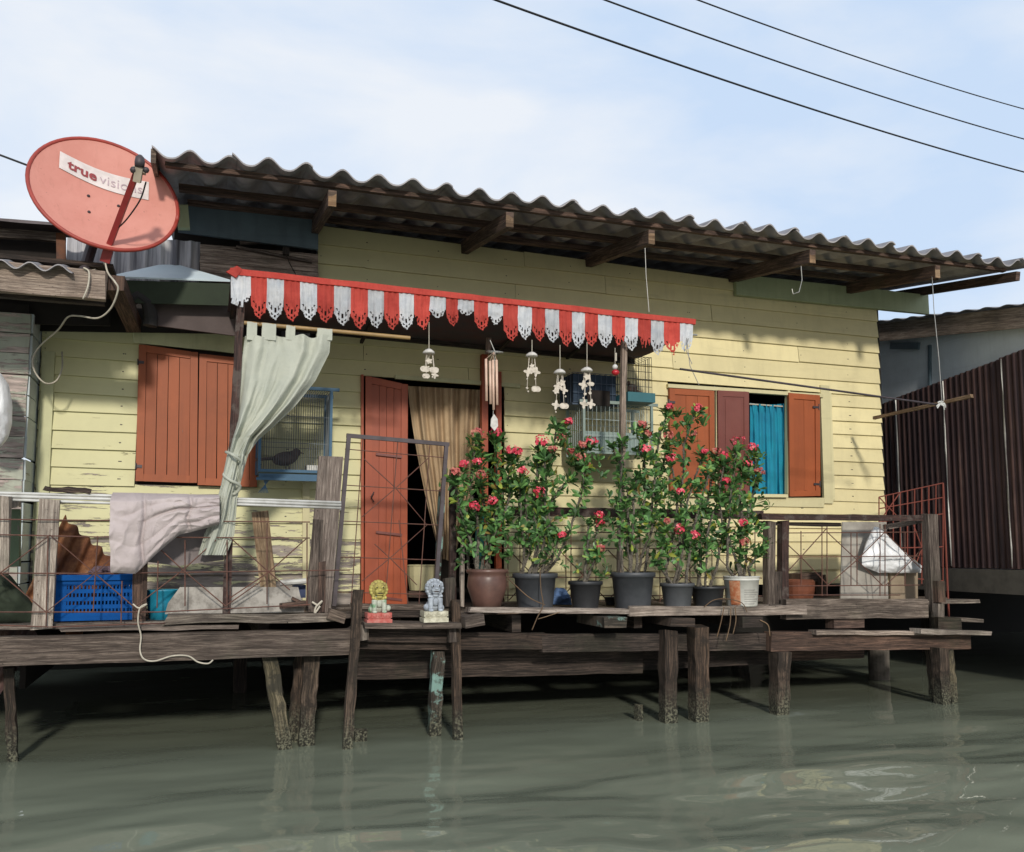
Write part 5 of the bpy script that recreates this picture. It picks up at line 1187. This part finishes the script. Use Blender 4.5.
def pot(parent, x0, x1, yt, yb, bx0, bx1, Yc, mat, kind):
    cx = (x0 + x1) / 2; P = at(cx, yb, Yc); P.z = DECK
    rt = px(P, x1 - x0) / 2; rb = px(P, bx1 - bx0) / 2; H = at(cx, yt, Yc).z - DECK
    b = MB()
    if kind == 'clay': prof = [(rb, 0), (rb * 1.22, H * .25), (rt * .97, H * .58), (rt * .93, H * .8), (rt * .90, H * .88), (rt, H * .92), (rt * 1.02, H * .97), (rt * .96, H), (rt * .84, H * .98), (rt * .82, H * .88)]
    elif kind == 'bucket': prof = [(rb, 0), (rb * 1.02, .01), (rt * .95, H * .86), (rt, H * .865), (rt, H * .90), (rt * .96, H * .91), (rt * .96, H * .95), (rt * 1.0, H * .955), (rt, H), (rt * .93, H), (rt * .9, H * .9)]
    else: prof = [(rb, 0), (rb * 1.01, .008), (rt * .90, H * .86), (rt * .99, H * .87), (rt, H * .98), (rt * .97, H), (rt * .9, H), (rt * .86, H * .88)]
    o = b.lathe(prof, P, 32, wob=.008).build('pot', mat, parent, smooth=True)
    b = MB(); b.lathe([(rt * .86, H * .84), (rt * .86, H * .90), (rt * .4, H * .93), (.001, H * .94)], P, 18); b.build('soil', M['soil'], parent)
    return P, rt, H
def potted(label, potspec, stems, fl, leafn=1., mat=None, seed=0, L=.08, leaves=None, extra=0):
    random.seed(seed); x0, x1, yt, yb, bx0, bx1, Yc, mt, kind = potspec
    t_ = thing('potted_plant', label, 'potted plant', (0, 0, 0), 'crown of thorns pots along the deck edge'); P = at((x0 + x1) / 2, yb, Yc); t_.location = (P.x, P.y, DECK)
    P, rt, H = pot(t_, *potspec); soil = P + Vector((0, 0, H * .9)); lm = leafA if leaves is None else leaves; fo = MB()
    for (bx, pts) in stems:
        base = soil + Vector((px(P, bx - (x0 + x1) / 2), U(-.5, .5) * rt, 0)); Q = [base]; yo = U(-.09, .09)
        for k, (a, b_) in enumerate(pts): Q.append(at(a, b_, Yc + yo * (k + 1) / len(pts)))
        F_ = []
        for i in range(len(Q) - 1):
            n = max(2, int((Q[i+1] - Q[i]).length / .05))
            for j in range(n): 
                w = Q[i] + (Q[i+1] - Q[i]) * (j / n); F_.append(w + Vector((U(-1, 1), U(-1, 1), 0)) * (.005 if F_ else 0))
        F_.append(Q[-1]); N = len(F_); r0 = U(.010, .014)
        sb = MB(); sb.tube(F_, [r0 * (1 - .45 * i / N) for i in range(N)], 7)
        for i in range(N - 1):
            for k in range(7):
                a = U(0, 6.28); p = F_[i] + (F_[i+1] - F_[i]) * R(); d = Vector((math.cos(a), math.sin(a), U(-.1, .4))); q = p + d * r0 * .7; n = len(sb.v)
                e = Vector((0, 0, .0022)); sb.v += [tuple(q - e), tuple(q + e), tuple(q + d * .017)]; sb.face((n, n+1, n+2))
        sb.build('stem', stemm, t_)
        tip = F_[-1]; ax = (F_[-1] - F_[-2]).normalized(); rosette(fo, tip, ax, int(20 * leafn), L)
        for i in range(N):
            for _ in range(2):
             if i / N > .3 and R() < .62 * leafn:
                a = U(0, 6.28); q = F_[i] + Vector((math.cos(a), math.sin(a), .4)) * U(.0, .05); rosette(fo, q, Vector((math.cos(a), math.sin(a), U(.2, 1))).normalized(), int(U(4, 9)), L * .9)
    for i in range(int(extra * 2.6)):
        a, b_ = U(x0 - 8, x1 + 8), yt - 4 - 95 * R() ** 1.3 * (min(b__[1] for _, pp_ in stems for b__ in pp_) < 500) - 20 * R(); q = at(a, b_, Yc + U(-.12, .12)); rosette(fo, q, Vector((U(-1, 1), U(-1, .3), U(0, 1))).normalized(), 9, L * .85)
    for (a, b_, s_, fd) in fl:
        q = at(a, b_, Yc - .06 + U(-.04, .03)); flower(q, px(q, s_), t_, fd)
        rosette(fo, q + Vector((0, .03, -.04)), Vector((0, -.2, 1)).normalized(), 12, L)
        for _ in range(2): rosette(fo, q + Vector((U(-.08, .08), U(-.05, .1), U(-.16, -.04))), Vector((U(-1, 1), U(-1, .3), U(0, 1))).normalized(), 9, L * U(.7, 1.1))
    fo.build('foliage', lm, t_)
clay = plain('glazed brown clay', (.14, .075, .06), .35, scale=9, second=(.09, .05, .042), bump=.1)
dgrey = plain('dark grey pot plastic', (.045, .05, .058), .5, scale=6, second=(.075, .08, .09)); blk = plain('black pot plastic', (.028, .030, .034), .5, scale=6); mgrey = plain('mid grey pot plastic', (.085, .09, .10), .55, scale=6, second=(.06, .065, .072)); wht = plain('scuffed white bucket', (.62, .62, .58), .5, scale=7, second=(.42, .42, .38))
Z = lambda pts, s=3.705, ox=430, oy=400: [(ox + a / s, oy + b / s) for a, b in pts]
Y2 = lambda pts: Z(pts, 3.41, 590, 380)
potted('flowering thorny plant in a glazed brown clay pot, leftmost of the row', (466, 508, 569, 606, 474, 500, 6.25, clay, 'clay'),
       [(474, Z([(180, 470), (150, 330), (165, 190), (175, 140)])), (480, Z([(215, 480), (190, 300), (180, 200)])), (486, Z([(235, 470), (250, 330), (245, 200), (243, 150)])), (492, Z([(225, 520), (285, 400), (300, 330)])), (476, Z([(150, 520), (110, 400), (95, 300)])), (488, Z([(240, 430), (300, 260), (305, 220)])), (470, Z([(140, 560), (120, 480)]))],
       [(*Z([(175, 118)])[0], 6, 1), (*Z([(243, 120)])[0], 5, 0), (*Z([(125, 235)])[0], 4, 0), (*Z([(173, 228)])[0], 4, 0), (*Z([(92, 265)])[0], 5, 1), (*Z([(190, 275)])[0], 4, 1), (*Z([(163, 393)])[0], 5, 0), (*Z([(231, 372)])[0], 4.5, 0), (*Z([(300, 185)])[0], 6, 0)], seed=1, extra=14)
potted('tall flowering thorny plant in a dark grey pot next to the clay pot', (512, 558, 573, 607, 518, 553, 6.22, dgrey, 'pot'),
       [(522, Z([(370, 560), (360, 430), (345, 300)])), (530, Z([(400, 560), (385, 400), (400, 250), (410, 180)])), (536, Z([(430, 500), (425, 350), (425, 220)])), (542, Z([(440, 540), (440, 400), (480, 330), (520, 290)])), (548, Z([(470, 590), (520, 480), (565, 330), (570, 230), (585, 170)])), (526, Z([(350, 540), (335, 400), (330, 300)])), (534, Z([(425, 300), (460, 170), (470, 100)])), (540, Z([(450, 600), (480, 500)]))],
       [(*Z([(410, 155)])[0], 7, 0), (*Z([(343, 262)])[0], 5.5, 0), (*Z([(325, 190)])[0], 5, 0), (*Z([(405, 340)])[0], 6, 0), (*Z([(512, 78)])[0], 4, 0), (*Z([(488, 135)])[0], 5, 1), (*Z([(452, 182)])[0], 4, 1), (*Z([(600, 150)])[0], 5.5, 0), (*Z([(565, 165)])[0], 4, 1), (*Z([(525, 190)])[0], 4, 1), (*Z([(560, 212)])[0], 5, 1), (*Z([(572, 238)])[0], 5, 1), (*Z([(490, 498)])[0], 3, 0)], seed=2, extra=16)
potted('short thorny plant with two blooms in the small black pot', (568, 603, 581, 607, 573, 598, 6.15, blk, 'pot'),
       [(582, Z([(580, 600), (585, 500), (590, 450)])), (588, Z([(600, 620), (615, 500), (628, 450)])), (585, Z([(605, 600), (620, 560)]))],
       [(*Z([(628, 425)])[0], 4, 0), (*Z([(630, 452)])[0], 4.5, 0), (*Z([(633, 548)])[0], 4, 1)], seed=3, extra=4, L=.06)
potted('bushy thorny plant in the largest dark grey pot, middle of the row', (610, 656, 572, 608, 615, 650, 6.15, dgrey, 'pot'),
       [(620, Y2([(100, 560), (105, 350), (110, 210)])), (626, Y2([(130, 560), (130, 380), (100, 280), (75, 220)])), (632, Y2([(160, 560), (190, 380), (185, 250), (180, 170)])), (640, Y2([(190, 560), (215, 400), (235, 200), (265, 110)])), (646, Y2([(200, 560), (240, 330), (265, 220)])), (628, Y2([(150, 400), (160, 330)]))],
       [(*Y2([(180, 150)])[0], 3.5, 1), (*Y2([(192, 237)])[0], 5.5, 0), (*Y2([(198, 182)])[0], 3.5, 1), (*Y2([(270, 90)])[0], 3.5, 0), (*Y2([(265, 188)])[0], 5, 1)], seed=4, extra=20)
potted('soft leaved seedlings crowding the front of the largest dark pot' if False else 'thorny plant with a long bare cane in the mid grey pot', (660, 695, 583, 607, 664, 690, 6.08, mgrey, 'pot'),
       [(668, Y2([(260, 640), (290, 500), (300, 380), (270, 260)])), (674, Y2([(300, 640), (310, 450), (320, 300), (320, 220), (350, 130), (368, 105)])), (680, Y2([(310, 640), (330, 420), (360, 330), (385, 260)])), (684, Y2([(340, 560), (380, 400), (410, 310)])), (671, Y2([(230, 620), (250, 560)]))],
       [(*Y2([(370, 95)])[0], 4.5, 0), (*Y2([(277, 265)])[0], 5, 0), (*Y2([(355, 182)])[0], 2.5, 1), (*Y2([(308, 380)])[0], 3.5, 0), (*Y2([(392, 243)])[0], 3, 0), (*Y2([(265, 480)])[0], 3, 1), (*Y2([(304, 508)])[0], 5.5, 0)], seed=5, extra=8, leafn=.9)
potted('leafy thorny plant in the dark pot left of the white bucket', (690, 726, 586, 608, 695, 722, 6.12, blk, 'pot'),
       [(700, Y2([(380, 640), (370, 500), (400, 420), (430, 260)])), (707, Y2([(395, 640), (400, 520), (440, 400), (455, 280)])), (713, Y2([(430, 640), (450, 540), (480, 400)])), (704, Y2([(360, 640), (350, 560)]))],
       [(*Y2([(356, 530)])[0], 5, 0), (*Y2([(430, 242)])[0], 4.5, 1), (*Y2([(460, 258)])[0], 5, 0), (*Y2([(462, 345)])[0], 4.5, 0), (*Y2([(463, 282)])[0], 3, 1)], seed=6, extra=9)
wp = (724, 760, 576, 607, 727, 757, 6.08, wht, 'bucket')
potted('flowering thorny plant growing in the white paint bucket, rightmost of the row', wp,
       [(732, Y2([(470, 640), (470, 520), (480, 400), (500, 240)])), (740, Y2([(510, 640), (520, 500), (510, 380), (530, 300)])), (746, Y2([(530, 640), (540, 470), (560, 350), (565, 250)])), (752, Y2([(540, 640), (575, 590)])), (736, Y2([(500, 620), (450, 480), (440, 400)]))],
       [(*Y2([(507, 207)])[0], 6.5, 0), (*Y2([(557, 228)])[0], 4.5, 0), (*Y2([(532, 283)])[0], 5, 0), (*Y2([(579, 313)])[0], 4.5, 1), (*Y2([(520, 487)])[0], 4.5, 0), (*Y2([(527, 552)])[0], 4.5, 1)], seed=7, extra=9)
bk = [o for o in bpy.data.objects if o.get('label', '').startswith('flowering thorny plant growing in the white')][0]
P = at(742, 607, 6.08); P.z = DECK; rb_ = px(P, 15.2)
b = MB()
def lab(a0, a1, z0, z1, off):
    def g(a, v):
        an = a0 + (a1 - a0) * a; r = rb_ * (1 + .15 * (z0 + (z1 - z0) * v) / .2) + off; return (P.x + r * math.cos(an), P.y + r * math.sin(an), P.z + z0 + (z1 - z0) * v)
    return g
H_ = px(P, 31)
b.grid(lab(math.radians(195), math.radians(232), .012, H_ * .82, .004), 8, 2); b.build('orange_label', plain('orange print', (.38, .11, .04), .6, second=(.5, .3, .18), scale=30), bk)
b = MB()
for i in range(7): b.grid(lab(math.radians(245), math.radians(245 + 40 + 10 * (i % 3)), .02 + i * .018, .026 + i * .018, .004), 8, 1)
b.build('label_lines', plain('grey print', (.35, .34, .32), .6), bk)
sp = thing('empty_pot', 'small black flowerpot behind the largest dark pot', 'flowerpot', at(610, 606, 6.5)); random.seed(11); pot(sp, 604, 617, 597, 608, 606, 615, 6.5, blk, 'pot')

# --------------------------------------------------------------- power lines
def cable(a, b_, Y0_, Y1_, sag, r, label):
    p = at(*a, Y0_); q = at(*b_, Y1_); mb = MB(); n = 44
    mb.tube([p + (q - p) * t_ - Vector((0, 0, 4 * sag * t_ * (1 - t_))) for t_ in [-.5 + 2 * i / n for i in range(n + 1)]], r, 6)
    c = mb.build('power_line', M['black'], None, smooth=True); tag(c, label, 'cable', 'overhead cables across the sky')
cable((482, -5), (1024, 172), 9.0, 12.0, .10, .014, 'lowest overhead cable crossing the sky at the right')
cable((597, -3), (1024, 139), 9.2, 12.2, .08, .012, 'middle overhead cable crossing the sky at the right')
cable((690, -3), (1024, 109), 9.4, 12.4, .07, .011, 'highest overhead cable crossing the sky at the right')
b = MB(); b.tube([at(-40, 133, 7.5), at(0, 155, 7.5), at(40, 170, 7.4), at(80, 186, 7.3)], .008, 6); c = b.build('power_line', M['black']); tag(c, 'single cable running in from the left behind the satellite dish', 'cable')

# ------------------------------------------------------------ light and sky
sun_el = math.radians(22); az = math.radians(8)          # travel direction turned from +Y toward +X
L = bpy.data.lights.new('sun', 'SUN'); L.energy = 2.6; L.angle = math.radians(4); L.color = (1, .93, .82)
so = bpy.data.objects.new('sun', L); COL.objects.link(so)
tv = Vector((math.sin(az) * math.cos(sun_el), math.cos(az) * math.cos(sun_el), -math.sin(sun_el)))
so.rotation_euler = tv.to_track_quat('-Z', 'Y').to_euler(); so.location = (0, -5, 8)
W = bpy.data.worlds.new('World'); scene.world = W; W.use_nodes = True; nt = W.node_tree; bg = nt.nodes['Background']
sky = nt.nodes.new('ShaderNodeTexSky'); sky.sky_type = 'NISHITA'; sky.sun_disc = False; sky.sun_elevation = sun_el; sky.sun_rotation = math.atan2(-tv.x, -tv.y); sky.air_density = 1.2; sky.dust_density = 1.5
tc = nt.nodes.new('ShaderNodeTexCoord'); mp = nt.nodes.new('ShaderNodeMapping'); mp.inputs['Scale'].default_value = (1.2, 1.2, 3.2); nt.links.new(tc.outputs['Generated'], mp.inputs[0])
ns = nt.nodes.new('ShaderNodeTexNoise'); ns.inputs['Scale'].default_value = 1.9; ns.inputs['Detail'].default_value = 7; ns.inputs['Roughness'].default_value = .52; ns.inputs['Distortion'].default_value = .3; nt.links.new(mp.outputs[0], ns.inputs['Vector'])
rp = nt.nodes.new('ShaderNodeValToRGB'); rp.color_ramp.elements[0].position = .34; rp.color_ramp.elements[0].color = (.72, .72, .72, 1); rp.color_ramp.elements[1].position = .57; rp.color_ramp.elements[1].color = (1, 1, 1, 1); nt.links.new(ns.outputs[0], rp.inputs[0])
rp.color_ramp.elements[0].color = (0, 0, 0, 1)
def wmix(f, a, b, bl='MIX'):
    m = nt.nodes.new('ShaderNodeMix'); m.data_type = 'RGBA'; m.blend_type = bl
    for src, i in ((f, 0), (a, 6), (b, 7)):
        if isinstance(src, float): m.inputs[i].default_value = src
        elif isinstance(src, tuple): m.inputs[i].default_value = (*src, 1)
        else: nt.links.new(src, m.inputs[i])
    return m.outputs[2]
cloud = wmix(rp.outputs[0], (6.5, 8.0, 10.2), (9.3, 9.7, 10.3)); cloud = wmix(.12, cloud, sky.outputs[0])
# unseen sky behind the viewer dimmed to tune the fill on the house
sx = nt.nodes.new('ShaderNodeSeparateXYZ'); nt.links.new(tc.outputs['Generated'], sx.inputs[0]); mr = nt.nodes.new('ShaderNodeMapRange'); mr.inputs[1].default_value = -.25; mr.inputs[2].default_value = .35; mr.inputs[3].default_value = .9; mr.inputs[4].default_value = 1.; nt.links.new(sx.outputs[1], mr.inputs[0])
out = wmix(1., cloud, mr.outputs[0], 'MULTIPLY')
nt.links.new(out, bg.inputs[0]); bg.inputs[1].default_value = .1

cam = bpy.data.cameras.new('camera'); co = bpy.data.objects.new('camera', cam); COL.objects.link(co)
co.location = (0, 0, EYE); co.rotation_euler = Matrix((RT, UP, -FW)).transposed().to_euler()
cam.sensor_width = 36; cam.lens = F / 1024 * 36; cam.shift_y = (CY - 426) / 1024; cam.clip_end = 3000; cam.clip_start = .05
scene.camera = co
scene.view_settings.view_transform = 'Standard'; scene.view_settings.look = 'None'; scene.view_settings.exposure = 0
